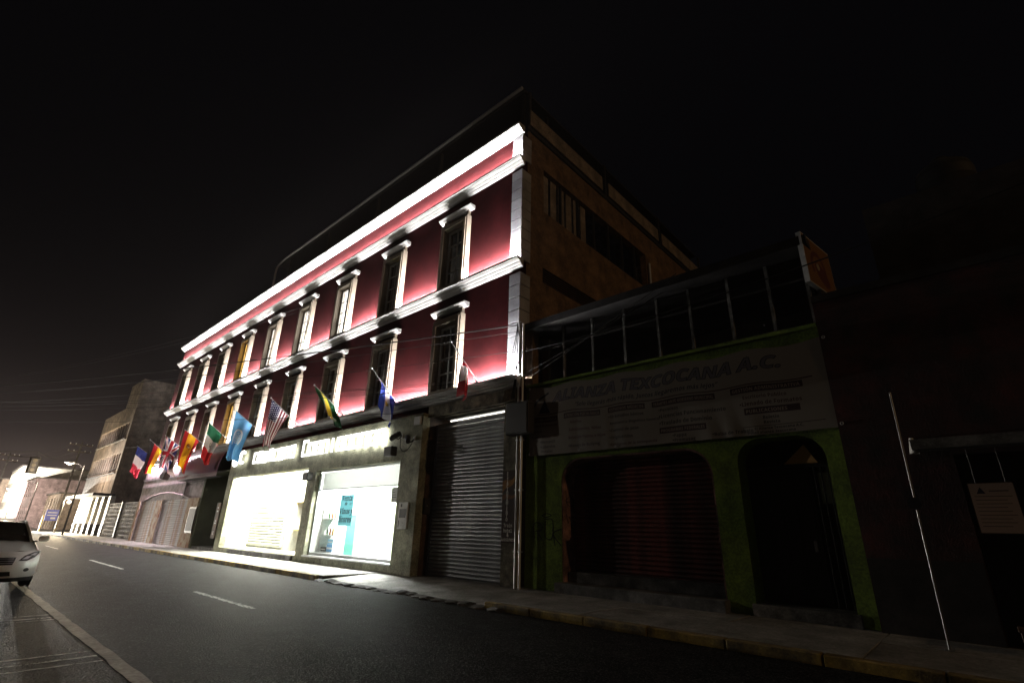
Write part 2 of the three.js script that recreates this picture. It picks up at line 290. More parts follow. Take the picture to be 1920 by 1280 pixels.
for (let f = 0; f < 2; f++) for (let i = 0; i < 9; i++) {
  const G = winGeo[f ? 'upper' : 'lower'], y = (f ? L2 : L3) + 0.03, H = G.H, a = H - 0.2;
  const w = S('window', G.surround, mat.surround, hotel, wx(i) + 29.3, y, 0);
  S('head_moulding', G.head, mat.trim, w); const zs = 0.09; S('sash_frame', G.sash, mat.sash, w, 0, 0, zs); S('muntin', G.muntinV, mat.sash, w, 0, 0, zs);
  const y0 = 0.17, ph = (a - 0.14 - y0) / 4;
  for (let k = 1; k < 4; k++) S('muntin', G.muntinH, mat.sash, w, 0, y0 + ph * k, zs);
  for (let k = 0; k < 4; k++) for (const sx of [-0.245, 0.245]) { const p = S('pane', G.pane, glass, w, sx, y0 + ph * k + 0.02, zs); p.scale.set(1.06, ph - 0.04, 1); }
  const lit = f ? ({ 2: litWhite, 3: litWhite, 4: litWhite, 5: litWarm })[i] : ({ 5: litWarm })[i];
  if (lit) {
    w.userData.label = lit === litWarm ? 'window lit yellow from inside' : 'window with white curtain lit from inside';
    M('curtain', grid(40, 2, (u, v) => V(wx(i) - 0.61 + 1.22 * u, y + 0.05 + (H - 0.3) * v, -0.195 + 0.015 * Math.sin(u * 46)), (u, v) => [u, v]), lit, w);
  } else if ((i * 7 + f * 3) % 3) { M('curtain', curtainGeo(-0.6, -0.22 - 0.07 * (i % 3), H).translate(wx(i), y, 0), curtainMat, w); M('curtain', curtainGeo(0.36, 0.6, H).translate(wx(i), y, 0), curtainMat, w); }
}
// ---- LED wall washers standing on the ledges between the windows
const edges = [XR - 0.02]; for (let i = 0; i < 9; i++) edges.push(wx(i) + 0.82, wx(i) - 0.82); edges.push(XL + 0.1);
function washer(x0, x1, y, up, wash) { // bar on the ledge edge: one row of LEDs turned to the wall, one spilling upward
  const h = M('led_strip', B(x0, x1, y + 0.001, y + 0.05, 0.215, 0.275), mat.alu, hotel);
  M('diffuser', B(x0 + 0.01, x1 - 0.01, y + 0.01, y + 0.045, 0.206, 0.213), ledGlow, h); M('diffuser', B(x0 + 0.01, x1 - 0.01, y + 0.051, y + 0.06, 0.22, 0.27), ledGlow, h);
  areaLight([1, 0.965, 0.95], up, x1 - x0 - 0.02, 0.05, V((x0 + x1) / 2, y + 0.065, 0.245), V(0, 1, 0), hotel);
  areaLight([1, 0.965, 0.95], wash, x1 - x0 - 0.02, 0.04, V((x0 + x1) / 2, y + 0.03, 0.203), V(0, 0.25, -1), hotel);
}
for (const y of [L3, L2]) for (let k = 0; k < edges.length; k += 2) washer(edges[k + 1], edges[k], y, LED, WASH);
for (let k = 0; k < 10; k++) washer(XL + 0.1 + k * 3.92, XL + 0.1 + k * 3.92 + 3.88, L1, LED * 0.6, WASH * 0.6);
{ // rose-tinted bar under the ledge over the left block
  const h = M('down_light_bar', B(-48.6, -35.4, 5.60, 5.645, 0.44, 0.50), mat.alu, hotel); M('diffuser', B(-48.5, -35.5, 5.588, 5.597, 0.445, 0.495), glow([1, 0.84, 0.92], 3), h);
  areaLight([1, 0.82, 0.90], DOWN, 13, 0.05, V(-42, 5.58, 0.47), V(0, -1, -0.12), hotel);
}
// ---- roof terrace
M('terrace_canopy', [B(-32.4, XR - 0.25, 18.22, 18.30, -17.2, -0.30), B(-32.4, XR - 0.25, 18.12, 18.34, -0.36, -0.301)], mat.dark, hotel);
M('gutter', [rod(V(-28.4, 18.33, -0.24), V(XR - 0.3, 18.33, -0.24), 0.07, 10)], mat.pipe, hotel);
M('gutter', [tube([V(-28.4, 18.33, -0.24), V(-31.6, 18.3, -0.24), V(-32.4, 18.05, -0.24), V(-32.45, 17.2, -0.24), V(-32.45, 15.9, -0.24)], 0.06, 30, 8)], mat.pipe, hotel);
for (let x = -31; x < -10; x += 5.2) M('terrace_post', B(x, x + 0.14, 15.6, 18.22, -0.6, -0.46), mat.dark, hotel);
M('terrace_screen', B(-31.5, XR - 0.4, 15.6, 18.22, -2.1, -2.0), mat.soot, hotel);
for (const [a, b] of [[-0.5, -5.75], [-6.3, -11.4], [-11.85, -17.1]]) M('terrace_panel', B(XR - 0.1, XR - 0.05, 16.45, 17.2, b, a), mat.farWall, hotel);
M('terrace_rail', B(XR - 0.2, XR - 0.1, 16.2, 16.4, -17.2, -0.4), mat.dark, hotel);
for (let z = -0.5; z > -17.3; z -= 5.6) M('terrace_post', B(XR - 0.24, XR - 0.12, 15.96, 18.2, z - 0.12, z), mat.dark, hotel);
// ---- side window band
for (let k = 0; k < 6; k++) M('side_blind', B(XR - 0.2, XR - 0.17, 12.8, 14.65, -1.75 - k * 0.52, -1.38 - k * 0.52), mat.farWall, hotel);
for (let k = 0; k < 7; k++) M('side_mullion', B(XR - 0.16, XR - 0.06, 12.75, 14.7, -1.3 - k * 1.2, -1.23 - k * 1.2), mat.dark, hotel);
M('side_pane', B(XR - 0.235, XR - 0.225, 12.75, 14.7, -9.5, -1.25), glass, hotel);
for (let k = 0; k < 6; k++) M('louvre', B(XR - 0.16, XR - 0.03, 9.8 + k * 0.09, 9.83 + k * 0.09, -4.7, -1.2), mat.brown, hotel);
M('side_post', rod(V(XR + 0.12, 8.1, -9.6), V(XR + 0.12, 14.2, -9.6), 0.06), mat.pipe, hotel);

// ------------------------------------------------------------------ roller shutters
// corrugated curtain: every slat is a piece of its own
function shutter(x0, x1, y0, y1, z, pitch, m, parent, name = 'roller_shutter', label) {
  const holder = M(name, B(x0, x1, y1 - 0.02, y1 + 0.03, z - 0.05, z - 0.01), m, parent);
  for (const [a, b] of [[x0 - 0.02, x0 + 0.05], [x1 - 0.05, x1 + 0.02]]) M('guide_rail', B(a, b, y0, y1, z - 0.009, z + 0.07), m, holder);
  if (label) holder.userData.label = label;
  const n = Math.round((y1 - y0) / pitch), h = (y1 - y0) / n;
  const g = sweepX([[0, 0], [0.06 * h, 0.03 * h], [0.30 * h, 0.2 * h], [0.38 * h, 0.42 * h], [0.36 * h, 0.62 * h], [0.22 * h, 0.86 * h], [0.06 * h, 0.95 * h], [0, 0.98 * h]], x0 + 0.052, x1 - 0.052); const q = metricUV(prep(g)); const o = wpos(holder);
  for (let k = 0; k < n; k++) S('slat', q, m, holder, -o.x, y0 + k * h - o.y, z - o.z + rr(-0.0015, 0.0015));
  M('bottom_bar', B(x0 + 0.055, x1 - 0.055, y0 - 0.035, y0 - 0.002, z + 0.005, z + 0.045), m, holder);
  return holder;
}
// ------------------------------------------------------------------ hotel ground floor, left block with two shutters
const zf = 0.3;
{
  M('ground_floor_wall', wall(rectShape(XL, -35.0, 0.1, 4.45), [rectHole(-48.35, -44.05, 0.101, 2.95), rectHole(-42.6, -37.1, 0.101, 2.95)], 0.0, zf), mat.pink, hotel).userData.label = 'pinkish plaster wall around the two shutters';
  for (const [a, b] of [[-37.06, -35.04], [-44.0, -42.66], [-48.98, -48.4]]) M('pier', B(a, b, 0.1, 2.95, zf + 0.002, zf + 0.05), mat.rusty, hotel).userData.label = 'stained yellowish pier';
  M('lintel_arch', [tube([V(-47.5, 2.98, zf), V(-45, 3.3, zf), V(-42.3, 3.42, zf), V(-39.8, 3.3, zf), V(-36.9, 2.98, zf)], 0.06, 40, 6)], mat.pink, hotel);
  M('fascia', [B(XL - 0.2, -35.0, 4.45, 4.62, 0.0, zf + 0.03), B(XL - 0.1, -35.0, 3.92, 3.98, zf + 0.001, zf + 0.04)], mat.pinkDark, hotel);
  M('fascia', [B(XL, -35.0, 4.62, 5.52, 0.003, zf)], mat.pink, hotel);
  M('fascia_pilaster', [B(-38.4, -38.25, 2.99, 4.44, zf + 0.001, zf + 0.05)], mat.pinkDark, hotel);
  shutter(-48.33, -44.07, 0.14, 2.94, 0.245, 0.11, mat.steelOld, hotel, 'roller_shutter', 'rusty roller shutter by the lot wall');
  shutter(-42.58, -37.12, 0.14, 2.94, 0.245, 0.11, mat.steelOld, hotel, 'roller_shutter', 'rusty roller shutter beside the stained pier');
  M('shutter_backing', B(-48.6, -36.9, 0.1, 3.0, -0.08, 0.04), mat.dark, hotel);
  // entrance: recess, grille door, canopy
  M('entrance_wall', [B(-35.0, -34.75, 0.1, 5.5, -1.3, zf), B(-34.75, -31.2, 0.1, 5.5, -1.45, -1.3)], mat.entry, hotel).userData.label = 'dark green entrance recess';
  M('entrance_ceiling', B(-34.75, -31.2, 4.3, 4.4, -1.3, zf), mat.entry, hotel);
  M('entrance_step', B(-34.9, -31.2, 0.131, 0.26, -1.3, 0.25), mat.concrete, hotel);
  for (let k = 0; k < 22; k++) M('grille_bar', B(-32.6, -31.3, 0.4 + k * 0.165, 0.43 + k * 0.165, -1.26, -1.22), mat.black, hotel);
  M('grille_frame', [B(-32.68, -32.6, 0.26, 4.1, -1.28, -1.2), B(-31.3, -31.22, 0.26, 4.1, -1.28, -1.2), B(-32.68, -31.22, 4.1, 4.18, -1.28, -1.2)], mat.black, hotel);
}
{
  const c = thing('entrance_canopy', 'dark purple curved canopy over the hotel entrance under the flags', 'canopy', [-36, 4.2, 0.3]);
  M('shell', grid(30, 12, (u, v) => { const a = v * Math.PI / 2; return V(-38.6 + 6.9 * u, 4.25 + 1.28 * Math.sin(a), zf + 0.03 + (0.3 + 0.4 * Math.pow(Math.sin(Math.PI * Math.min(1, 0.12 + 0.8 * u)), 0.7)) * Math.cos(a)); }), mat.purple, c);
  M('valance', grid(30, 1, (u, v) => V(-38.6 + 6.9 * u, 4.02 + 0.23 * v, zf + 0.03 + 0.3 + 0.4 * Math.pow(Math.sin(Math.PI * Math.min(1, 0.12 + 0.8 * u)), 0.7))), mat.pink, c);
  M('underside', grid(30, 1, (u, v) => V(-38.6 + 6.9 * u, 4.03, zf + 0.03 + v * (0.28 + 0.4 * Math.pow(Math.sin(Math.PI * Math.min(1, 0.12 + 0.8 * u)), 0.7)))), mat.black, c);
  const t = new TextGeometry('Restaurant', { font, size: 0.2, depth: 0.01, curveSegments: 4 }).translate(-37.8, 4.06, zf + 0.75);
  M('lettering', t, std([0.30, 0.10, 0.12]), c);
}
// menu board and vertical sign by the entrance
{ const m = thing('menu_board', 'black framed menu board standing before the entrance recess', 'board', [-35.0, 0.9, 0.4]);
  M('frame', [B(-36.2, -34.9, 0.95, 2.42, 0.36, 0.40)], mat.black, m); M('panel', B(-36.1, -35.0, 1.05, 2.32, 0.401, 0.41), mat.dark, m); M('bracket', B(-36.1, -35.9, 1.2, 2.1, 0.352, 0.36), mat.alu, m); }
{ const s = thing('vertical_sign', 'narrow dark vertical sign on the edge of the grey shop', 'sign', [-31.4, 0.7, 0.4]);
  M('board', RB(-31.72, -31.18, 0.75, 2.6, 0.31, 0.37), mat.brown, s);
  for (const [y, w] of [[2.3, 0.16], [2.12, 0.2], [1.62, 0.14], [1.5, 0.22], [1.05, 0.12], [0.95, 0.2]]) M('mark', B(-31.45 - w / 2, -31.45 + w / 2, y, y + 0.07, 0.371, 0.376), mat.white, s); }
// ------------------------------------------------------------------ hotel ground floor, grey shop
const sx0 = -31.15, sx1 = -13.85;
M('shop_wall', wall(rectShape(sx0, sx1, 0.1, 5.28), [rectHole(-30.4, -21.75, 0.36, 3.93), rectHole(-21.02, -14.95, 0.40, 3.79)], 0.0, zf), mat.stucco, hotel).userData.label = 'grey green stucco shop front';
M('shop_return', B(sx1 - 0.2, sx1, 0.1, 5.28, -1.3, -0.001), mat.brown, hotel);
M('shop_coping', [B(sx0 - 0.03, sx1 + 0.04, 5.282, 5.34, 0.003, zf + 0.05)], mat.stucco, hotel);
M('door_sill', B(-28.9, -21.9, 0.14, 0.33, zf + 0.002, zf + 0.10), mat.concreteDark, hotel);
M('downpipe_box', B(-14.3, -13.95, 4.95, 5.25, zf + 0.001, zf + 0.06), mat.white, hotel);
{ // recessed porch behind the left opening
  M('porch', [B(-31.1, -21.6, 0.1, 0.34, -1.4, -0.002), B(-31.1, -21.6, 0.1, 4.3, -1.5, -1.4), B(-31.15, -31.0, 0.35, 4.3, -1.399, -0.002), B(-21.7, -21.55, 0.35, 4.3, -1.399, -0.002)], mat.cream, hotel).userData.label = 'bright cream porch behind the left opening';
  M('porch_ceiling', B(-31.1, -21.56, 4.301, 4.4, -1.5, -0.002), mat.white, hotel);
  shutter(-31.0 + 0.02, -26.7, 0.5, 3.95, -1.36, 0.135, mat.shutterWhite, hotel, 'inner_shutter', 'white roller shutter at the back of the porch');
  M('porch_shelf', [B(-25.9, -24.6, 2.6, 2.63, -1.39, -1.15), B(-25.9, -24.6, 1.3, 1.33, -1.39, -1.15)], mat.yellow, hotel);
  const lamp = M('ceiling_panel', B(-30.6, -22.0, 4.24, 4.30, -1.0, -0.45), mat.white, hotel);
  M('diffuser', B(-30.5, -22.1, 4.232, 4.239, -0.95, -0.5), glow([1, 1, 0.88], 2), lamp);
  areaLight([1, 0.995, 0.86], PORCH, 8.4, 0.45, V(-26.3, 4.22, -0.725), V(0, -1, 0), hotel);
}
{ // shop room behind the display window
  M('shop_room', [B(-21.4, -14.5, 0.1, 0.36, -3.4, -0.002), B(-21.5, -14.05, 0.361, 4.1, -3.5, -3.4), B(-21.54, -21.4, 0.361, 4.1, -3.399, -0.002), B(-14.5, -14.06, 0.361, 4.1, -3.399, -0.002)], mat.white, hotel).userData.label = 'white painted shop interior';
  M('shop_ceiling', B(-21.54, -14.06, 4.101, 4.2, -3.5, -0.002), mat.white, hotel);
  for (const z of [-0.9, -2.4]) { const lamp = M('ceiling_panel', B(-20.6, -15.2, 4.03, 4.10, z - 0.3, z + 0.3), mat.white, hotel); M('diffuser', B(-20.5, -15.3, 4.022, 4.029, z - 0.25, z + 0.25), glow([0.97, 1, 0.95], 2), lamp); areaLight([0.96, 1, 0.93], SHOP, 5.2, 0.5, V(-17.9, 4.01, z), V(0, -1, 0), hotel); }
  const w = M('display_window', wall(rectShape(-21.0, -14.97, 0.42, 3.77), [rectHole(-20.93, -15.04, 0.52, 2.95), rectHole(-20.93, -15.04, 2.99, 3.71)], 0.02, 0.1), mat.alu, hotel);
  M('pane', B(-20.93, -15.04, 0.52, 2.95, 0.055, 0.061), glass, w); M('pane', B(-20.93, -15.04, 2.99, 3.71, 0.055, 0.061), glass, w);
  M('transom_panel', B(-20.9, -15.07, 3.0, 3.7, -0.05, -0.03), new THREE.MeshPhysicalMaterial({ color: 0xffffff, transmission: 0.55, thickness: 0, roughness: 1, side: THREE.DoubleSide }), w);
  M('window_sill', B(-21.05, -14.92, 0.36, 0.415, 0.0, zf + 0.06), mat.alu, hotel);
}
// ------------------------------------------------------------------ hotel ground floor, garage bay
M('garage_lintel', B(sx1 - 0.0, XR, 5.28, 5.299, -1.3, -0.302), mat.beige, hotel);
M('garage_fascia', B(sx1 + 0.002, XR, 5.22, 5.62, 0.001, 0.10), mat.beige, hotel);
M('garage_pillar', B(-10.22, XR - 0.002, 0.05, 5.28, -0.299, -0.0), mat.beige, hotel);
M('garage_back', B(sx1 - 0.2, XR - 0.301, 0.05, 5.44, -3.0, -2.9), mat.room, hotel);
M('garage_wall', B(sx1 - 0.2, sx1 - 0.0, 0.05, 5.28, -2.9, -1.301), mat.room, hotel);
shutter(sx1 + 0.02, -10.24, 0.13, 5.02, -0.4, 0.118, mat.steel, hotel, 'garage_shutter', 'tall galvanised garage shutter');
{ const lamp = M('soffit_light', B(-13.6, -10.3, 5.20, 5.27, -0.75, -0.60), mat.alu, hotel); M('tube', rod(V(-13.5, 5.17, -0.67), V(-10.4, 5.17, -0.67), 0.02), glow([1, 0.97, 0.85], 3), lamp);
  areaLight([1, 0.97, 0.85], 26, 3.1, 0.05, V(-11.95, 5.14, -0.67), V(0, -1, 0.4), hotel);
  M('shutter_box', B(sx1 + 0.02, -10.24, 4.3, 5.28, -1.25, -1.2), mat.white, hotel); }
// ------------------------------------------------------------------ fittings on the shop and garage fronts
{ // halo-lit sign: the letters are burnt out in the photograph, so only their strokes are built
  const s = thing('illuminated_sign', 'overexposed white illuminated letter sign above the shop windows', 'sign', [-23, 4.3, 0.3]);
  const face = glow([1, 1, 0.95], 2.6);
  function glyph(kind, x, y, w, h) {
    const t = 0.12; let sh = rectShape(x, x + w, y, y + h), hl = [];
    if (kind === 'o') hl = [rectHole(x + t, x + w - t, y + t, y + h - t)];
    if (kind === 'b') hl = [rectHole(x + t, x + w - t, y + t, y + h / 2 - 0.04), rectHole(x + t, x + w - t, y + h / 2 + 0.04, y + h - t)];
    if (kind === 'n') hl = [rectHole(x + t, x + w - t, y + 0.001, y + h - t)];
    if (kind === 'c') hl = [rectHole(x + t, x + w - 0.001, y + t, y + h - t)];
    if (kind === 'i') { sh = rectShape(x + w / 2 - t / 2, x + w / 2 + t / 2, y, y + h); }
    return wall(sh, hl, 0.45, 0.495);
  }
  const w1 = 'cbnocbno', w2 = 'cobnibocnbo';
  [...w1].forEach((k, i) => M('letter', glyph(k, -27.7 + i * 0.6, 4.46 - 0.02 * (i % 3), 0.46, 0.58 + 0.04 * (i % 2)), face, s));
  [...w2].forEach((k, i) => M('letter', glyph(k, -22.3 + i * 0.6, 4.42, 0.48, i ? 0.6 : 0.74), face, s));
  M('emblem', [new THREE.TorusGeometry(0.26, 0.08, 8, 24).translate(-30.05, 4.78, 0.5), new THREE.TorusGeometry(0.3, 0.08, 8, 24, 4.4).rotateZ(0.8).translate(-29.15, 4.9, 0.5)], face, s);
  const halo = (x, y, w, h, L) => areaLight([1, 1, 0.92], SIGN * L, w, h, V(x, y, 0.44), V(0, 0, -1), s);
  for (let i = 0; i < 8; i++) halo(-27.48 + i * 0.6, 4.74, 0.34, 0.36 + 0.05 * (i % 2), 9);
  for (let i = 0; i < 11; i++) halo(-22.07 + i * 0.6, 4.74 - 0.008 * i, 0.36, 0.34 + 0.03 * i, 8 + 1.6 * i);
  halo(-30.05, 4.78, 0.6, 0.5, 8); halo(-29.15, 4.9, 0.6, 0.5, 8);
}
function boxSpeaker(x, y, z, label) { const b = thing('wall_speaker', label, 'speaker', [x, y, z]); M('cabinet', RB(x - 0.24, x + 0.24, y - 0.17, y + 0.17, z + 0.04, z + 0.3, 0.03), mat.black, b); M('bracket', B(x - 0.05, x + 0.05, y - 0.05, y + 0.05, zf + 0.001, z + 0.045), mat.alu, b); M('grille', B(x - 0.2, x + 0.2, y - 0.13, y + 0.13, z + 0.301, z + 0.306), mat.dark, b); }
boxSpeaker(-21.35, 3.52, 0.33, 'black wall speaker between the two shop openings');
boxSpeaker(-15.35, 4.1, 0.33, 'black wall speaker below the right end of the lit sign');
function cctv(x, y, z, yaw, label) {
  const c = thing('security_camera', label, 'camera', [x, y, z]);
  const body = new THREE.CylinderGeometry(0.085, 0.095, 0.42, 14); body.rotateZ(Math.PI / 2); body.rotateZ(0.5); body.rotateY(yaw); M('housing', body.translate(x, y, z + 0.25), mat.black, c);
  const hood = new THREE.CylinderGeometry(0.1, 0.1, 0.3, 14, 1, true, 0, Math.PI); hood.rotateZ(Math.PI / 2); hood.rotateZ(0.5); hood.rotateY(yaw); M('hood', hood.translate(x, y + 0.012, z + 0.25), mat.dark, c);
  M('arm', tube([V(x, y + 0.05, zf + 0.02), V(x, y - 0.08, z + 0.12), V(x, y - 0.05, z + 0.24)], 0.02, 10, 6), mat.black, c); M('base', RB(x - 0.06, x + 0.06, y - 0.02, y + 0.14, zf + 0.001, zf + 0.03, 0.01), mat.white, c);
}
cctv(-15.0, 4.6, 0.34, 0.5, 'bullet security camera nearest the lit sign'); cctv(-14.25, 4.42, 0.34, 2.6, 'bullet security camera near the shop corner');
M('camera_cable', tube([V(-15.0, 4.55, 0.36), V(-14.9, 4.2, 0.4), V(-14.6, 4.05, 0.42), V(-14.35, 4.2, 0.4), V(-14.25, 4.4, 0.36)], 0.012, 24, 5), mat.cable); tag(scene.children.at(-1), 'looped black cable hanging between the two security cameras', 'cable');
{ const i = thing('intercom_panel', 'white intercom panel with dark screen beside the display window', 'intercom', [-14.45, 1.5, 0.3]);
  M('plate', RB(-14.72, -14.2, 1.5, 2.36, zf + 0.001, zf + 0.05, 0.02), mat.white, i); M('screen', B(-14.64, -14.29, 1.86, 2.14, zf + 0.051, zf + 0.056), mat.black, i); M('text_strip', B(-14.66, -14.62, 1.56, 1.78, zf + 0.051, zf + 0.054), mat.dark, i); M('text_strip', B(-14.6, -14.52, 2.2, 2.3, zf + 0.051, zf + 0.054), mat.dark, i); M('button', new THREE.SphereGeometry(0.014, 8, 6).translate(-14.42, 1.7, zf + 0.052), mat.dark, i); }
{ const b = thing('meter_box', 'dark metal meter box on the brown shop return wall', 'box', [-13.8, 1.9, -0.1]); M('case', RB(-13.85 + 0.002, -13.72, 2.0, 2.5, -0.28, 0.02, 0.01), mat.dark, b); M('lid', RB(-13.72, -13.70, 2.05, 2.45, -0.24, -0.02, 0.005), mat.dark, b); M('lock', new THREE.SphereGeometry(0.02, 8, 6).translate(-13.69, 2.25, -0.05), mat.alu, b); }
{ const b = thing('junction_box', 'dark box mounted high between the garage pillar and the banner', 'box', [-9.4, 4.0, 0.1]); M('case', RB(-9.9, -9.02, 4.15, 5.1, 0.002, 0.3, 0.03), mat.dark, b); M('lid', RB(-9.86, -9.06, 4.2, 5.05, 0.301, 0.32, 0.008), mat.black, b); }
for (const [x, l] of [[-9.62, 'bright metal conduit on the garage pillar edge, nearer the shutter'], [-9.46, 'metal conduit next to the green building, right of its twin']]) { const p = thing('conduit_pipe', l, 'pipe', [x, 0.1, 0.06]); M('tube', rod(V(x, 0.08, 0.06), V(x, 7.7, 0.06), 0.035, 10), mat.pipe, p); for (const y of [1, 2.6, 4, 6]) M('clamp', B(x - 0.055, x + 0.055, y, y + 0.04, 0.0, 0.1), mat.alu, p); }
{ // parking sign
  const t = canvasTex(256, 900, (g, w, h) => { g.fillStyle = '#2e1509'; g.fillRect(0, 0, w, h); g.fillStyle = '#8a5a14'; g.beginPath(); g.moveTo(0, 150); g.bezierCurveTo(80, 60, 180, 190, 256, 60); g.lineTo(256, 130); g.bezierCurveTo(180, 260, 60, 170, 0, 300); g.fill(); g.fillStyle = '#6a3d10'; g.beginPath(); g.moveTo(0, 320); g.bezierCurveTo(90, 260, 190, 360, 256, 300); g.lineTo(256, 340); g.bezierCurveTo(150, 400, 90, 330, 0, 380); g.fill();
    g.fillStyle = '#efe9dc'; g.textAlign = 'center'; g.font = 'bold 58px sans-serif'; [...'ESTACIONAMIENTO'].forEach((c, i) => g.fillText(c, 100, 52 + i * 42)); g.font = 'bold 58px monospace'; g.fillText('Train', 128, 712); g.fillText('hotel', 128, 775); g.fillText('&', 128, 826); g.fillText('Bussines', 118, 880); });
  const s = thing('parking_sign', 'narrow brown vertical sign reading ESTACIONAMIENTO beside the garage shutter', 'sign', [-9.95, 1.2, 0.02]);
  M('board', B(-10.2, -9.7, 1.22, 3.18, 0.002, 0.025), mat.wood, s); M('print', panel(-10.19, -9.71, 1.23, 3.17, 0.028), printMat(t), s);
}
// ------------------------------------------------------------------ things in the shop window
{ const t = canvasTex(300, 420, (g, w, h) => { g.fillStyle = '#86c6cf'; g.fillRect(0, 0, w, h); g.fillStyle = '#a9dde2'; for (let i = 0; i < 30; i++) g.fillRect((i * 71) % w, (i * 113) % h, 40, 3);
    g.fillStyle = '#0c0f12'; g.strokeStyle = '#0c0f12'; g.lineWidth = 3; g.textAlign = 'center'; for (const [s, x, y, f] of [['Venta', 140, 84, 88], ['de', 130, 142, 50], ['Vinos y', 150, 260, 88], ['licores', 145, 372, 92]]) { g.font = 'italic bold ' + f + 'px serif'; g.save(); g.translate(x, y); g.scale(0.9, 1.15); g.fillText(s, 0, 0); g.strokeText(s, 0, 0); g.restore(); } g.fillRect(215, 112, 50, 4); g.fillRect(205, 124, 60, 4); g.fillRect(215, 136, 40, 4); });
  const p = thing('window_poster', 'pale blue hand-lettered poster reading Venta de Vinos y licores on the shop window', 'poster', [-18.5, 1.6, 0.07]); M('sheet', panel(-19.05, -18.05, 1.56, 2.72, 0.0745), new THREE.MeshPhysicalMaterial({ map: t, color: 0xb8c8cc, transmission: 0.1, thickness: 0, roughness: 1, side: THREE.DoubleSide }), p); }
{ const n = thing('price_notice', 'small white notice taped at the upper right of the display window', 'notice', [-15.3, 2.4, 0.07]); M('sheet', B(-15.62, -15.2, 2.38, 2.9, 0.066, 0.071), mat.white, n); for (let k = 0; k < 5; k++) M('text_line', B(-15.57, -15.57 + 0.12 + 0.05 * (k * 7 % 4), 2.46 + k * 0.085, 2.478 + k * 0.085, 0.0712, 0.0725), mat.dark, n); }
{ const s = thing('green_partition', 'pale green glass partition standing inside the lit shop', 'partition', [-20.6, 0.36, -1.4]); M('panel', B(-21.1, -20.1, 0.4, 2.0, -1.42, -1.38), std([0.16, 0.50, 0.42], { roughness: 0.3 }), s); M('frame', [B(-21.15, -21.1, 0.362, 2.05, -1.43, -1.37), B(-20.1, -20.05, 0.362, 2.05, -1.43, -1.37), B(-21.15, -20.05, 2.0, 2.05, -1.43, -1.37)], mat.alu, s); }
{ const s = thing('green_curtain', 'light green curtain at the right inside the lit shop', 'curtain', [-19.2, 0.36, -2.2]); M('cloth', grid(60, 1, (u, v) => V(-20.2 + 2.0 * u, 0.4 + 3.0 * v, -2.3 + 0.06 * Math.sin(u * 50)), (u, v) => [u * 2, v * 3]), std([0.66, 0.80, 0.58]), s); M('rail', rod(V(-20.3, 3.42, -2.3), V(-18.1, 3.42, -2.3), 0.02), mat.alu, s); }
{ const s = thing('display_shelf', 'white shelf unit holding bottles in the left of the shop window', 'shelf', [-20.6, 0.36, -0.8]); for (const y of [0.5, 1.15, 1.8]) M('board', B(-21.3, -20.2, y, y + 0.035, -1.0, -0.5), mat.white, s); for (const x of [-21.33, -20.2]) M('upright', B(x, x + 0.03, 0.361, 2.3, -1.0, -0.5), mat.white, s); }
for (let k = 0; k < 8; k++) { const x = -21.15 + (k % 4) * 0.24, y = k < 4 ? 1.185 : 1.835, c = [[0.02, 0.06, 0.02], [0.2, 0.04, 0.01], [0.35, 0.2, 0.03], [0.04, 0.02, 0.02]][k % 4]; const g = new THREE.LatheGeometry([[0, 0], [0.04, 0], [0.042, 0.19], [0.015, 0.26], [0.014, 0.32], [0, 0.32]].map(p => new THREE.Vector2(...p)), 12).translate(x, y, -0.7); tag(M('bottle', g, std(c, { roughness: 0.15 })), 'wine bottle standing on the white shelf in the shop window', 'bottle', 'bottles on the shop shelf'); }
for (const [x, y, w, h, c, l] of [[-20.52, 0.54, 0.5, 0.28, [0.12, 0.28, 0.5], 'blue packet stack on the lowest shelf of the shop window'], [-20.52, 0.82, 0.42, 0.2, [0.2, 0.42, 0.6], 'light blue packet lying on the blue packet stack'], [-21.03, 0.54, 0.44, 0.16, [0.04, 0.04, 0.04], 'black box low at the left of the shop window']]) { const b = thing('product_box', l, 'box', [x, y, -0.7]); M('carton', RB(x - w / 2, x + w / 2, y, y + h, -0.9, -0.55, 0.01), std(c), b); M('label_strip', B(x - w / 2 + 0.04, x + w / 2 - 0.04, y + h * 0.35, y + h * 0.6, -0.549, -0.546), mat.white, b); }
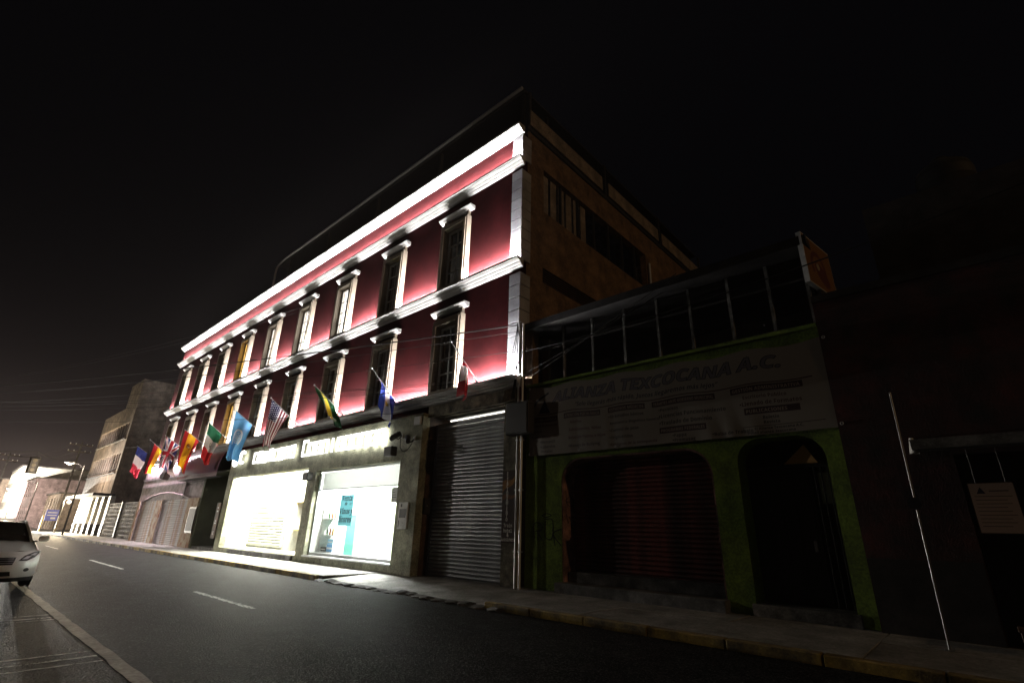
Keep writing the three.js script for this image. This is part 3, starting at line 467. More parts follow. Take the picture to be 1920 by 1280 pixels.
// ------------------------------------------------------------------ flags
function flagTex(draw) { return canvasTex(240, 160, draw); } // x = fly (hanging down), y = hoist from the pole tip
const stripesY = cols => (g, w, h) => cols.forEach(([c, a, b]) => { g.fillStyle = c; g.fillRect(0, a * h, w, (b - a) * h + 1); });
const stripesX = cols => (g, w, h) => cols.forEach(([c, a, b]) => { g.fillStyle = c; g.fillRect(a * w, 0, (b - a) * w + 1, h); });
const crest = (g, x, y, r, c1, c2) => { g.strokeStyle = c1; g.lineWidth = r * 0.25; g.beginPath(); g.arc(x, y, r, 0.3, 5.6); g.stroke(); g.fillStyle = c2; g.beginPath(); g.ellipse(x, y, r * 0.45, r * 0.6, 0.4, 0, 7); g.fill(); };
const flagDefs = [
  ['blue, white and red tricolour flag, farthest from the camera', stripesX([['#25306e', 0, 0.34], ['#e9e4e2', 0.33, 0.67], ['#a02030', 0.66, 1]]), [-47.06, 6.91, 1.83], 2.0, {}],
  ['black, red and gold striped flag, second from the far end', stripesY([['#141212', 0, 0.34], ['#b01824', 0.33, 0.67], ['#e6b010', 0.66, 1]]), [-43.99, 7.11, 1.77], 2.1, {}],
  ['dark blue flag with red and white crosses', (g, w, h) => { g.fillStyle = '#1c2260'; g.fillRect(0, 0, w, h); const X = (c, l) => { g.strokeStyle = c; g.lineWidth = l; g.beginPath(); g.moveTo(0, 0); g.lineTo(w, h); g.moveTo(w, 0); g.lineTo(0, h); g.stroke(); }; X('#f0f0f0', 34); X('#a81828', 12); g.fillStyle = '#f0f0f0'; g.fillRect(w / 2 - 27, 0, 54, h); g.fillRect(0, h / 2 - 27, w, 54); g.fillStyle = '#a81828'; g.fillRect(w / 2 - 16, 0, 32, h); g.fillRect(0, h / 2 - 16, w, 32); }, [-39.68, 6.95, 1.87], 2.0, { fold: 1.4 }],
  ['red, yellow and red striped flag with a small coat of arms', (g, w, h) => { stripesY([['#a8141e', 0, 0.26], ['#f0b414', 0.25, 0.75], ['#a8141e', 0.75, 1]])(g, w, h); crest(g, w * 0.36, h * 0.48, 17, '#8c2020', '#d8c8b0'); g.fillStyle = '#8c1c1c'; g.fillRect(w * 0.36 - 10, h * 0.48 - 12, 8, 20); }, [-35.84, 6.94, 1.83], 2.2, { fold: 1.5 }],
  ['green, white and red tricolour flag with an eagle-like crest', (g, w, h) => { stripesX([['#0d5a3a', 0, 0.34], ['#f2f0ec', 0.33, 0.67], ['#c0141c', 0.66, 1]])(g, w, h); crest(g, w * 0.5, h * 0.5, 18, '#4a5a30', '#3c2c1c'); }, [-32.11, 6.98, 1.68], 2.05, {}],
  ['light blue flag with a large white wreath emblem', (g, w, h) => { g.fillStyle = '#6fb2e6'; g.fillRect(0, 0, w, h); g.strokeStyle = '#f4f6f8'; for (const [r, l] of [[44, 13], [30, 5], [20, 5], [10, 5]]) { g.lineWidth = l; g.beginPath(); g.arc(w * 0.5, h * 0.5, r, r > 30 ? 0.7 : 0, r > 30 ? 5.6 : 7); g.stroke(); } g.lineWidth = 3; for (let k = 0; k < 4; k++) { const a = k * Math.PI / 4; g.beginPath(); g.moveTo(w / 2 - 28 * Math.cos(a), h / 2 - 28 * Math.sin(a)); g.lineTo(w / 2 + 28 * Math.cos(a), h / 2 + 28 * Math.sin(a)); g.stroke(); } }, [-27.61, 7.05, 1.92], 2.3, { fold: 1.3 }],
  ['flag with white stars on dark blue and red and white stripes', (g, w, h) => { for (let k = 0; k < 13; k++) { g.fillStyle = k % 2 ? '#f4f2f0' : '#7c1422'; g.fillRect(0, k * h / 13, w, h / 13 + 1); } g.fillStyle = '#1a1c4e'; g.fillRect(0, 0, w * 0.42, h * 7 / 13); g.fillStyle = '#fff'; for (let j = 0; j < 6; j++) for (let i = 0; i < 8; i++) { g.beginPath(); g.arc(7 + i * 12.6 + (j % 2) * 5, 8 + j * 14, 3.3, 0, 7); g.fill(); } }, [-23.57, 7.08, 1.81], 2.15, { gather: 0.75 }],
  ['green and yellow flag twisted round its pole', (g, w, h) => { stripesY([['#0d4424', 0, 0.2], ['#e8d21c', 0.2, 0.55], ['#0f4a2a', 0.55, 1]])(g, w, h); g.fillStyle = '#dfe6ea'; g.beginPath(); g.arc(w * 0.7, h * 0.7, 22, 0, 7); g.fill(); }, [-19.46, 7.0, 1.78], 1.45, { blow: 0.85, gather: 0.2, fold: 1.7, hoist: 0.7 }],
  ['blue, white and blue flag with yellow spot at the shop corner', (g, w, h) => { stripesY([['#1c3f9c', 0, 0.34], ['#f2f0ee', 0.33, 0.68], ['#20389a', 0.67, 1]])(g, w, h); g.fillStyle = '#e8c84c'; g.beginPath(); g.arc(w * 0.42, h * 0.5, 17, 0, 7); g.fill(); }, [-15.67, 7.07, 1.49], 1.02, { fold: 1.5, gather: -0.2, hoist: 0.97, start: 0.38 }],
  ['red and white flag gathered on its pole, nearest the garage', (g, w, h) => { stripesX([['#9a1420', 0, 0.12], ['#efe8e8', 0.12, 0.6], ['#9a1420', 0.6, 1]])(g, w, h); }, [-11.19, 7.05, 1.54], 1.12, { fold: 1.8, gather: 0.1, hoist: 0.62, start: 0.4 }],
];
flagDefs.forEach(([label, draw, tip, len, o], i) => {
  const base = V(tip[0], 6.03, 0.3), T = V(...tip), dir = base.clone().sub(T);
  const f = thing('flag', label + ' over the ledge', 'flag', [tip[0], 6.03, 0.3], 'flags along the hotel front');
  M('pole', rod(base, T, 0.022, 8, 0.016), mat.alu, f); M('finial', new THREE.SphereGeometry(0.04, 10, 8).translate(T.x, T.y, T.z), mat.alu, f); M('socket', rod(V(base.x, L3 + 0.002, 0.3), base.clone().lerp(T, 0.1), 0.035), mat.alu, f);
  const h0 = o.start ?? 0.03, h1 = o.hoist ?? 0.62, fold = o.fold ?? 1, gather = o.gather ?? 0.5, ph = i * 1.7;
  M('cloth', grid(28, 36, (u, v) => {
    const q = T.clone().addScaledVector(dir, h0 + (h1 - h0) * u * (1 - gather * Math.min(1, 1.3 * v) * 0.75));
    const sag = v * len * (1 - 0.06 * Math.cos(u * 5 + ph));
    const amp = 0.11 * fold * Math.sqrt(v), r = Math.sin(u * (6.5 + i % 3) + ph + v * 1.6) + 0.5 * Math.sin(u * 13 + v * 4 + ph * 2);
    q.x += amp * r + (o.blow ?? 0) * v * 0.5; q.z += amp * 0.5 * Math.cos(u * 7 + ph) - (o.blow ?? 0) * v * 0.5;
    q.y -= sag * (1 - 0.25 * (o.blow ?? 0)) ; return q;
  }, (u, v) => [v, 1 - u]), new THREE.MeshPhysicalMaterial({ map: flagTex(draw), transmission: 0.22, thickness: 0, roughness: 1, side: THREE.DoubleSide }), f);
});
{ // dark furled banner with a white ornament on the left block
  const f = thing('furled_banner', 'crumpled dark banner with white tassel hanging above the two rusty shutters', 'banner', [-40.6, 5.2, 0.4]);
  M('pole', rod(V(-40.4, 5.4, 0.32), V(-40.4, 6.2, 1.6), 0.022), mat.alu, f);
  M('cloth', grid(20, 24, (u, v) => V(-41.2 + 1.5 * u + 0.2 * Math.sin(v * 9 + u * 5), 6.0 - 1.55 * v - 0.25 * Math.sin(u * 7), 0.95 + 0.25 * Math.sin(u * 14 + v * 3) * (0.5 + v * 0.5)), (u, v) => [u, v]), std([0.06, 0.045, 0.03]), f);
  M('tassel', grid(10, 16, (u, v) => V(-40.0 + 0.28 * u + 0.5 * v * (1 - v) - 0.75 * v * v, 5.75 - 1.5 * v, 1.3 + 0.1 * Math.sin(u * 9 + v * 16))), mat.white, f);
}
// ------------------------------------------------------------------ green building with the banner
{
  const zg = -0.25, g = thing('green_building', 'lime green two-storey building with arched shutter under a long banner', 'building', [-5.5, 0, -0.5]);
  M('wall', wall(rectShape(-9.55, -1.66, 0.05, 5.62), [archHole(-8.28, -4.16, 0.1301, 3.42, 0.62), archHole(-3.62, -1.96, 0.1302, 3.48, 0.5)], zg - 0.55, zg), mat.green, g);
  const ring = new THREE.Shape(archHole(-8.277, -4.163, 0.132, 3.417, 0.617).getPoints()); ring.holes.push(archHole(-8.24, -4.2, 0.138, 3.38, 0.6));
  M('arch_lining', new THREE.ExtrudeGeometry(ring, { depth: 0.53, bevelEnabled: false }).translate(0, 0, zg - 0.545), mat.salmon, g).userData.label = 'salmon pink arch reveal';
  shutter(-8.5, -4.0, 0.62, 3.5, zg - 0.66, 0.105, mat.shutterRed, g, 'roller_shutter', 'dark red roller shutter');
  M('backing', B(-9.5, -1.7, 0.05, 5.5, -3.2, -3.1), mat.room, g); M('side_wall', [B(-9.55, -9.4, 0.05, 7.5, -9, zg - 0.551), B(-1.81, -1.66, 0.05, 7.5, -9, zg - 0.551)], mat.soot, g); M('floor_slab', B(-9.4, -1.81, 5.3, 5.5, -9, zg - 0.551), mat.soot, g); M('partition', B(-3.95, -3.85, 0.05, 5.3, -3.1, zg - 0.551), mat.room, g);
  M('step', RB(-8.34, -4.12, 0.1, 0.36, zg - 0.6, 0.02, 0.015), mat.concreteDark, g); M('step', RB(-8.2, -4.2, 0.361, 0.6, zg - 0.62, -0.42, 0.015), mat.concreteDark, g); M('step', RB(-3.68, -1.9, 0.1, 0.34, zg - 0.5, -0.18, 0.012), mat.concrete, g);
  // doorway: dark panelled door with barred lights
  const d = M('door', B(-3.62, -2.4, 0.345, 2.9, zg - 0.6, zg - 0.555), mat.black, g); for (let k = 0; k < 4; k++) M('door_panel', B(-3.55 + k * 0.28, -3.32 + k * 0.28, 0.5, 2.7, zg - 0.552, zg - 0.54), mat.dark, d); M('handle', B(-2.55, -2.5, 1.3, 1.5, zg - 0.553, zg - 0.51), mat.alu, d);
  M('transom', B(-3.62, -1.96, 2.9, 2.96, zg - 0.6, zg - 0.5), mat.black, g);
  const tri = new THREE.Shape([[-2.85, 2.98], [-2.22, 2.98], [-2.42, 3.36]].map(p => new THREE.Vector2(...p))); M('gable_poster', new THREE.ExtrudeGeometry(tri, { depth: 0.02, bevelEnabled: false }).translate(0, 0, zg - 0.53), std([0.75, 0.42, 0.18]), g);
  for (const x of [-2.32, -2.2, -2.08]) M('door_bar', rod(V(x, 0.345, zg - 0.52), V(x, 2.9, zg - 0.52), 0.012), mat.dark, g);
  M('hall_pane', B(-2.3, -2.0, 2.2, 2.8, zg - 0.72, zg - 0.70), mat.cream, g);
  // upper storey: long glazed band under the roof
  M('upper_sill', B(-9.5, -1.66, 5.621, 5.70, zg - 0.55, zg + 0.1), mat.green, g);
  for (const x of [-9.5, -8.36, -7.33, -6.28, -5.27, -4.38, -3.4, -2.5, -1.72]) M('mullion', B(x - 0.035, x + 0.035, 5.701, 7.5, -0.64, -0.56), mat.concrete, g);
  M('upper_transom', B(-9.45, -1.7, 6.9, 6.95, -0.63, -0.57), mat.soot, g);
  const xs = [-9.5, -8.36, -7.33, -6.28, -5.27, -4.38, -3.4, -2.5, -1.72]; for (let k = 0; k < 8; k++) M('pane', B(xs[k] + 0.04, xs[k + 1] - 0.04, 5.702, 7.5, -0.61, -0.6), glass, g);
  M('upper_back', B(-9.4, -1.81, 5.5, 7.5, -4, -3.9), mat.room, g);
  M('corner_post', B(-9.6, -9.3, 5.71, 7.5, -0.5, -0.22), mat.ochre, g);
  M('roof', [B(-9.68, -1.5, 7.5, 7.72, -9.2, -0.05)], mat.soot, g);
  // graffiti: black spray lines on the wall and the reveal
  const ink = std([0.012, 0.012, 0.014]); const spray = (pts, z) => tube(pts.map(([x, y]) => V(x, y, z)), 0.012, pts.length * 5, 5).scale(1, 1, 1);
  const zi = zg + 0.003;
  M('graffiti', [spray([[-9.2, 1.35], [-9.2, 1.75], [-8.98, 1.74], [-8.95, 1.6], [-9.18, 1.54]], zi), spray([[-9.1, 1.54], [-8.92, 1.32]], zi), spray([[-8.82, 1.82], [-8.82, 1.4], [-8.62, 1.36], [-8.6, 1.85], [-8.84, 1.86]], zi), spray([[-8.58, 1.62], [-8.5, 1.2]], zi), spray([[-8.3, 1.62], [-8.56, 1.5], [-8.29, 1.2]], zi), spray([[-8.95, 1.95], [-8.78, 2.0], [-8.62, 1.96], [-8.8, 1.91], [-8.95, 1.95]], zi)], ink, g).userData.label = 'black spray-painted tag';
  const sx = (pts) => tube(pts.map(([z, y]) => V(-8.237, y, z)), 0.01, pts.length * 5, 5);
  M('graffiti', [sx([[-0.4, 2.6], [-0.45, 2.3], [-0.62, 2.35], [-0.75, 2.6]]), sx([[-0.36, 2.35], [-0.55, 2.2], [-0.76, 2.3], [-0.6, 2.45], [-0.4, 2.35]]), sx([[-0.4, 2.0], [-0.5, 1.75], [-0.55, 1.95], [-0.65, 1.6]]), sx([[-0.6, 1.9], [-0.7, 1.5]]), sx([[-0.68, 1.8], [-0.75, 1.35]])], ink, g);
}
{ // the banner
  const t = canvasTex(2000, 480, (g, w, h) => {
    g.fillStyle = '#d9d3cb'; g.fillRect(0, 0, w, h); g.textBaseline = 'alphabetic';
    g.fillStyle = '#22306e'; g.beginPath(); g.moveTo(150, 90); g.lineTo(205, 190); g.lineTo(95, 190); g.fill(); g.strokeStyle = '#15172a'; g.lineWidth = 14; g.beginPath(); g.moveTo(20, 190); g.lineTo(70, 110); g.lineTo(110, 80); g.lineTo(150, 60); g.lineTo(185, 40); g.stroke();
    g.font = 'italic bold 98px sans-serif'; g.lineWidth = 7; g.strokeStyle = '#26263c'; g.fillStyle = '#9c9cb0'; g.save(); g.translate(225, 118); g.scale(1.28, 1); g.strokeText('ALIANZA TEXCOCANA A.C.', 0, 0); g.fillText('ALIANZA TEXCOCANA A.C.', 0, 0); g.restore();
    g.fillStyle = '#2a2a4a'; g.font = 'italic bold 38px sans-serif'; g.fillText('\u201CSolo llegar\u00E1s m\u00E1s r\u00E1pido, Juntos llegaremos m\u00E1s lejos\u201D', 420, 175);
    g.fillStyle = '#5a1018'; g.fillRect(80, 196, 1840, 6);
    const head = (s, x, y, ww) => { g.fillStyle = '#4a1018'; g.fillRect(x, y, ww, 36); g.fillStyle = '#e6ddd4'; g.font = 'bold 27px sans-serif'; g.fillText(s, x + 8, y + 28, ww - 16); };
    const line = (s, x, y, c = '#2a2024', f = 27) => { g.fillStyle = c; g.font = 'bold ' + f + 'px sans-serif'; g.fillText(s, x, y); };
    head('ASESOR\u00CDA JUR\u00CDDICA', 20, 218, 250); line('Asesor\u00EDa Matrimonial', 24, 285, '#6a1c20', 24); line('Divorcios', 24, 325, '#6a1c20', 24); line('Nuestra Oficina', 24, 365, '#6a1c20', 24); line('\u2022Mercantil', 110, 400); line('\u2022Laborales', 110, 434); line('\u2022Penales', 110, 466);
    head('ATENCI\u00D3N PSICOL\u00D3GICA', 330, 214, 300); line('Adultos', 380, 290, '#6a1c20'); line('Adolescentes, Ni\u00F1os', 370, 340, '#6a1c20'); line('Relaci\u00F3n Padres e Hijos', 365, 392, '#6a1c20'); line('\u2022Manejo de Bullying', 360, 445);
    head('ESTUDIOS M\u00C9DICOS', 690, 212, 270); line('\u202210 Estudios b\u00E1sicos', 690, 286); line('Resonancia Magn\u00E9tica General', 700, 328, '#2a2024', 24); line('\u2022Control de peso', 695, 374); line('\u2022Triglic\u00E9ridos', 695, 420); line('\u2022Ex\u00E1menes de la menopausia', 695, 462, '#5a1c20', 24);
    head('TR\u00C1MITES ANTE GOBIERNO MUNICIPAL', 1010, 212, 400); line('\u2022Permisos', 1050, 282); line('\u2022Licencias Funcionamiento', 1050, 322, '#2a2024', 32); line('\u2022Traslado de Dominio', 1050, 366, '#2a2024', 32); head('PROGRAMAS FEDERALES', 1050, 382, 290); line('\u2022Fappa', 1130, 446); line('\u2022Promusag', 1130, 474); line('\u2022Bolsa de Trabajo', 1370, 462);
    head('GESTI\u00D3N ADMINISTRATIVA', 1500, 208, 370); line('Escritorio P\u00FAblico', 1560, 280, '#5a1c20'); line('\u2022Llenado de Formatos', 1540, 318, '#5a1c20', 30); head('PUBLICACIONES', 1560, 332, 280); line('Bolet\u00EDn', 1650, 398, '#2a2024', 24); line('Revista', 1650, 424, '#2a2024', 24); g.fillStyle = '#3a1018'; g.fillRect(1540, 432, 400, 3); line('El Alianza Texcocana A.C.', 1600, 454, '#2a2024', 20); line('E-mail alianza_texcocana', 1560, 474, '#2a2024', 20);
  });
  const b = thing('banner', 'long off-white printed banner reading ALIANZA TEXCOCANA A.C. over the green arches', 'banner', [-5.5, 3.5, -0.2]);
  M('sheet', grid(120, 16, (u, v) => { const x = -9.33 + 7.74 * u, top = 5.54 - 0.2 * u + 0.035 * Math.cos(u * 31), bot = 3.55 - 0.02 * u; let y = bot + (top - bot) * v; const tie = 0.5 * Math.exp(-Math.pow((u - 0.22) * 60, 2)) + 0.5 * Math.exp(-Math.pow((u - 0.36) * 60, 2)) + 0.4 * Math.exp(-Math.pow(u * 40, 2)); return V(x, y, -0.13 + 0.03 * Math.sin(u * 7.3 + 2 * v) * Math.sin(v * 3.1) + 0.012 * Math.sin(u * 61 + v * 5 + 3 * Math.sin(u * 17)) * Math.exp(-v * 5) - 0.03 * tie * (1 - v) + 0.01 * Math.sin(u * 23 - v * 6 + 2 * Math.sin(u * 11)) * v); }, (u, v) => [u, v]), printMat(t, { roughness: 0.55, color: 0x8c8780 }), b);
  for (const [x, y] of [[-9.33, 3.56], [-9.33, 5.5], [-7.6, 3.56], [-6.5, 3.56], [-1.6, 3.55], [-1.6, 5.3]]) M('eyelet', new THREE.TorusGeometry(0.025, 0.008, 6, 12).translate(x + 0.03, y + 0.04, -0.09), mat.alu, b);
}
// ------------------------------------------------------------------ dark red building at the right
{
  const g = thing('wine_red_building', 'very dark red building with black base at the right edge', 'building', [4, 0, -0.5]);
  M('wall', wall(rectShape(-1.64, 9, 0.05, 6.1), [rectHole(-0.12, 1.6, 0.131, 2.9)], -0.6, -0.1), mat.wine, g);
  M('plinth', [B(-1.62, -0.14, 0.05, 1.26, -0.098, -0.06), B(1.62, 9, 0.05, 1.26, -0.098, -0.06)], mat.soot, g);
  M('awning_beam', B(-0.62, 4, 2.98, 3.14, -0.098, 0.25), mat.concreteDark, g);
  M('dark_hall', [B(-0.2, 2.2, 0.05, 3.2, -3, -2.9), B(-0.3, -0.18, 0.05, 3.2, -2.9, -0.601), B(2.0, 2.1, 0.05, 3.2, -2.9, -0.601), B(-0.3, 2.2, 3.0, 3.2, -2.9, -0.601)], mat.room, g);
  M('roof', B(-1.64, 9, 6.1, 6.25, -9, -0.05), mat.soot, g); M('side_wall', B(-1.64, -1.5, 0.05, 6.1, -9, -0.601), mat.wine, g);
  M('penthouse', [B(-0.6, 7, 6.25, 10.2, -9, -4.2)], mat.soot, g);
  M('gate', [B(-0.1, 0.55, 0.14, 2.88, -0.5, -0.46)], mat.black, g);
}
{ const t = canvasTex(300, 400, (g, w, h) => { g.fillStyle = '#8c7464'; g.fillRect(0, 0, w, h); g.fillStyle = '#1c1420'; g.beginPath(); g.moveTo(75, 30); g.lineTo(105, 85); g.lineTo(45, 85); g.fill(); g.fillStyle = '#3a2c28'; g.fillRect(130, 60, 130, 8); for (let k = 0; k < 9; k++) g.fillRect(24, 105 + k * 30, 250 - (k * 37 % 60), 5); });
  const p = thing('hanging_plaque', 'pale printed notice board hung in the dark doorway at the right edge', 'sign', [0.25, 1.68, 0]); M('board', B(-0.06, 0.48, 1.68, 2.43, -0.03, 0.0), mat.wood, p); M('print', panel(-0.05, 0.47, 1.69, 2.42, 0.003), printMat(t), p); M('hanger', [rod(V(0.05, 2.43, -0.015), V(0.05, 2.98, -0.015), 0.006), rod(V(0.4, 2.43, -0.015), V(0.4, 2.98, -0.015), 0.006)], mat.black, p); }
{ const p = thing('sign_pole', 'slim galvanised pole with a round sign seen edge-on, on the right pavement', 'pole', [-0.74, 0.13, 0.89]); M('post', rod(V(-0.74, 0.13, 0.89), V(-0.67, 3.82, 0.93), 0.015, 10), mat.poleMetal, p); const d = new THREE.CylinderGeometry(0.09, 0.09, 0.1, 20).rotateX(Math.PI / 2); M('sign_disc', d.translate(-0.71, 2.08, 0.93), mat.black, p); M('foot', RB(-0.8, -0.68, 0.131, 0.145, 0.83, 0.95, 0.004), mat.steel, p); }
{ const l = thing('wall_lamp', 'small unlit white wall lamp on the dark red wall beside the pole', 'lamp', [-0.6, 3.0, 0.05]); M('shade', new THREE.CylinderGeometry(0.03, 0.07, 0.26, 14, 1, true).translate(-0.6, 3.06, 0.08), mat.white, l); M('bracket', rod(V(-0.6, 3.2, -0.1), V(-0.6, 3.18, 0.08), 0.012), mat.black, l); }
{ const b = thing('street_crate', 'low brown box on the pavement at the lower right corner', 'box', [0.3, 0.13, 0.3]); M('carton', RB(0.05, 0.75, 0.14, 0.42, 0.15, 0.6, 0.01), mat.brown, b); M('lid', RB(0.03, 0.77, 0.42, 0.45, 0.13, 0.62, 0.008), mat.brown, b); }
{ const t = canvasTex(200, 160, (g, w, h) => { g.fillStyle = '#b07418'; g.fillRect(0, 0, w, h); g.strokeStyle = '#7c1010'; g.lineWidth = 16; g.beginPath(); g.arc(90, 90, 48, 2.6, 6.6); g.stroke(); g.fillStyle = '#7c1010'; g.beginPath(); g.ellipse(110, 108, 52, 30, 0.5, 0, 7); g.fill(); g.fillStyle = '#e0d0b8'; g.beginPath(); g.arc(86, 86, 12, 0, 7); g.fill(); });
  const s = thing('rooftop_sign', 'yellow rooftop sign with a dark red round logo standing above the green building', 'sign', [-1.62, 6.2, -0.05]);
  const R = g => g.rotateY(-0.16).translate(-1.62, 6.2, -0.05);
  M('box', R(B(-0.05, 0.05, 0.4, 1.62, -1.5, 0)), mat.white, s); M('print', keepUV(R(new THREE.PlaneGeometry(1.46, 1.18).rotateY(Math.PI / 2).translate(0.054, 1.01, -0.75))), printMat(t, { color: 0x8c8c8c }), s); M('stand', R(B(-0.03, 0.03, -0.3, 0.4, -0.95, -0.55)), mat.black, s); }
{ const t = canvasTex(1024, 160, (g, w, h) => { g.fillStyle = '#0a0a0a'; g.fillRect(0, 0, w, h); g.fillStyle = '#8f8676'; g.font = 'bold 92px sans-serif'; g.textAlign = 'center'; g.fillText('ECOPLA', 256, 112); g.fillRect(60, 14, 400, 5); g.fillRect(60, 140, 400, 5); });
  const s = thing('water_tank', 'black rooftop water tank with a band of white lettering', 'tank', [1.35, 10.2, -5.5]); const g = new THREE.LatheGeometry([[0, 0], [0.62, 0], [0.64, 0.1], [0.62, 0.5], [0.64, 1.0], [0.6, 1.15], [0.3, 1.4], [0.2, 1.45], [0.2, 1.52], [0, 1.52]].map(p => new THREE.Vector2(...p)), 32); M('body', g.translate(1.35, 10.2, -5.5), mat.plastic, s);
  const band = keepUV(new THREE.CylinderGeometry(0.647, 0.647, 0.3, 40, 1, true).rotateY(1.1).translate(1.35, 11.0, -5.5)); M('lettering', band, printMat(t), s); }
// ------------------------------------------------------------------ far office block, lot wall
{
  const x0 = -76.5, x1 = -61.8, g = thing('office_block', 'plain concrete office block with two long strips of windows beyond the hotel', 'building', [-69, 0, -6]);
  M('wall', wall(rectShape(x0, x1, 3.95, 12.9), [rectHole(x0 + 0.5, x1 - 0.7, 5.95, 7.9), rectHole(x0 + 0.5, x1 - 0.7, 9.3, 11.0)], -0.35, 0), mat.farWall, g);
  M('stair_tower', B(-66.8, x1, 12.9, 15.4, -6, -0.002), mat.farWall, g);
  M('side_wall', B(x1 - 0.3, x1 - 0.002, 0.1, 15.39, -20, -0.36), mat.farWall, g); M('side_wall', B(x0, x0 + 0.3, 0.1, 12.9, -20, -0.36), mat.farWall, g); M('roof', B(x0, x1 - 0.31, 12.5, 12.7, -20, -0.36), mat.farWall, g);
  M('backing', B(x0 + 0.3, x1 - 0.31, 3.95, 12.4, -3, -2.9), mat.room, g); M('floor_slab', B(x0 + 0.3, x1 - 0.31, 8.4, 8.7, -2.9, -0.36), mat.room, g);
  for (const [y0, y1] of [[5.95, 7.9], [9.3, 11.0]]) {
    const n = 12, w = (x1 - 0.7 - x0 - 0.5) / n;
    for (let k = 0; k <= n; k++) M('mullion', B(x0 + 0.5 + k * w - 0.05, x0 + 0.5 + k * w + 0.05, y0, y1, -0.2, -0.08), mat.steelOld, g);
    for (let k = 0; k < n; k++) M('pane', B(x0 + 0.56 + k * w, x0 + 0.44 + (k + 1) * w, y0, y1, -0.15, -0.14), glass, g);
    M('window_sill', B(x0 + 0.3, x1 - 0.5, y0 - 0.1, y0 - 0.002, 0.002, 0.14), mat.concrete, g);
    for (let k = 0; k < n; k++) if (rnd() < 0.5) M('blind', B(x0 + 0.6 + k * w, x0 + 0.4 + (k + 1) * w, y0 + rr(0.5, 1.4), y1, -0.33, -0.32), mat.farWall, g);
  }
  M('shop_canopy', B(x0 - 0.3, x1 + 0.05, 3.7, 3.94, -0.4, 1.3), mat.dark, g);
  for (let k = 0; k < 6; k++) { const x = x0 + 0.3 + k * 2.85; M('pillar', B(x, x + 0.85, 1.15, 3.69, -0.4, 0.0), mat.cream, g); M('pillar_base', B(x - 0.02, x + 0.87, 0.1, 1.149, -0.42, 0.02), mat.dark, g); }
  M('shop_front', B(x0, x1, 0.1, 3.7, -4.1, -4.0), mat.dark, g);
}
{
  const g = thing('lot_wall', 'rough rubble wall closing the gap between hotel and office block', 'wall', [-55, 0, -0.1]);
  M('core', [B(-61.79, -55.9, 0.1, 3.0, -0.35, -0.06), B(-55.6, -49.02, 0.1, 3.0, -0.35, -0.06)], mat.rubbleDark, g);
  M('gate_post', B(-55.9, -55.6, 0.1, 3.1, -0.38, 0.04), mat.dark, g);
  const sg = [0, 1, 2, 3].map(k => { const d = new THREE.DodecahedronGeometry(0.5, 0); const p = d.attributes.position; for (let i = 0; i < p.count; i++) { const a = Math.sin(p.getX(i) * 9 + k * 3 + p.getY(i) * 5) * 0.06; p.setXYZ(i, p.getX(i) * (1 + a), p.getY(i) * (1 - a), p.getZ(i)); } d.computeVertexNormals(); return metricUV(prep(d)); });
  for (let r = 0; r < 9; r++) for (let x = -61.6 + (r % 2) * 0.3; x < -49.2;) { const w = rr(0.4, 0.85); if (Math.abs(x + w / 2 + 55.75) > w / 2 + 0.15 && x + w < -49.0) { const s = S('stone', sg[Math.floor(rnd() * 4)], rnd() < 0.4 ? mat.rubbleDark : mat.rubble, g, x + w / 2 + 55, 0.28 + r * 0.315 + rr(-0.02, 0.02), 0.02); s.scale.set(w * 1.05, 0.39, 0.15); } x += w * 0.96; }
}
// ------------------------------------------------------------------ the far end of the street
function farHouse(label, x0, x1, z1, h, storeys, m, lit) {
  const g = thing('far_house', label, 'building', [(x0 + x1) / 2, 0, z1]); const W = x1 - x0, n = Math.max(2, Math.round(W / 3)), hs = [];
  for (let s = 0; s < storeys; s++) for (let k = 0; k < n; k++) hs.push([x0 + (k + 0.3) * W / n, x0 + (k + 0.72) * W / n, s * h / storeys + (s ? 0.9 : 0.2), (s + 1) * h / storeys - 0.6]);
  M('wall', wall(rectShape(x0, x1, 0, h), hs.map(q => rectHole(...q)), z1 - 0.3, z1), m, g); M('body', [B(x1 - 0.3, x1, 0, h, z1 - 14, z1 - 0.301), B(x0, x0 + 0.3, 0, h, z1 - 14, z1 - 0.301), B(x0, x1, 0, h, z1 - 14.2, z1 - 14)], m, g);
  M('roof', B(x0 - 0.1, x1 + 0.1, h, h + 0.2, z1 - 14, z1 + 0.25), mat.concreteDark, g); M('backing', B(x0 + 0.3, x1 - 0.3, 0, h, z1 - 2, z1 - 1.9), mat.room, g);
  for (const q of hs) { const f = M('window', wall(rectShape(...q), [rectHole(q[0] + 0.1, q[1] - 0.1, q[2] + 0.1, q[3] - 0.1)], z1 - 0.2, z1 - 0.1), mat.sash, g); M('pane', B(q[0] + 0.1, q[1] - 0.1, q[2] + 0.1, q[3] - 0.1, z1 - 0.16, z1 - 0.15), glass, f); }
  return g;
}
farHouse('low pale house at the street corner past the office block', -118, -104.5, -1.5, 5.2, 1, mat.farWall);
farHouse('two-storey pinkish house farther down the street', -136, -119, 0.5, 8.0, 2, mat.pink);
farHouse('taller cream house behind the burst of light', -158, -137, 1.5, 11.0, 3, mat.cream);
farHouse('dim three-storey house far down the street', -190, -160, 2.5, 9.5, 3, mat.farWall);
farHouse('dark brown house set back along the side street', -128, -106, -22, 9, 3, mat.brown);
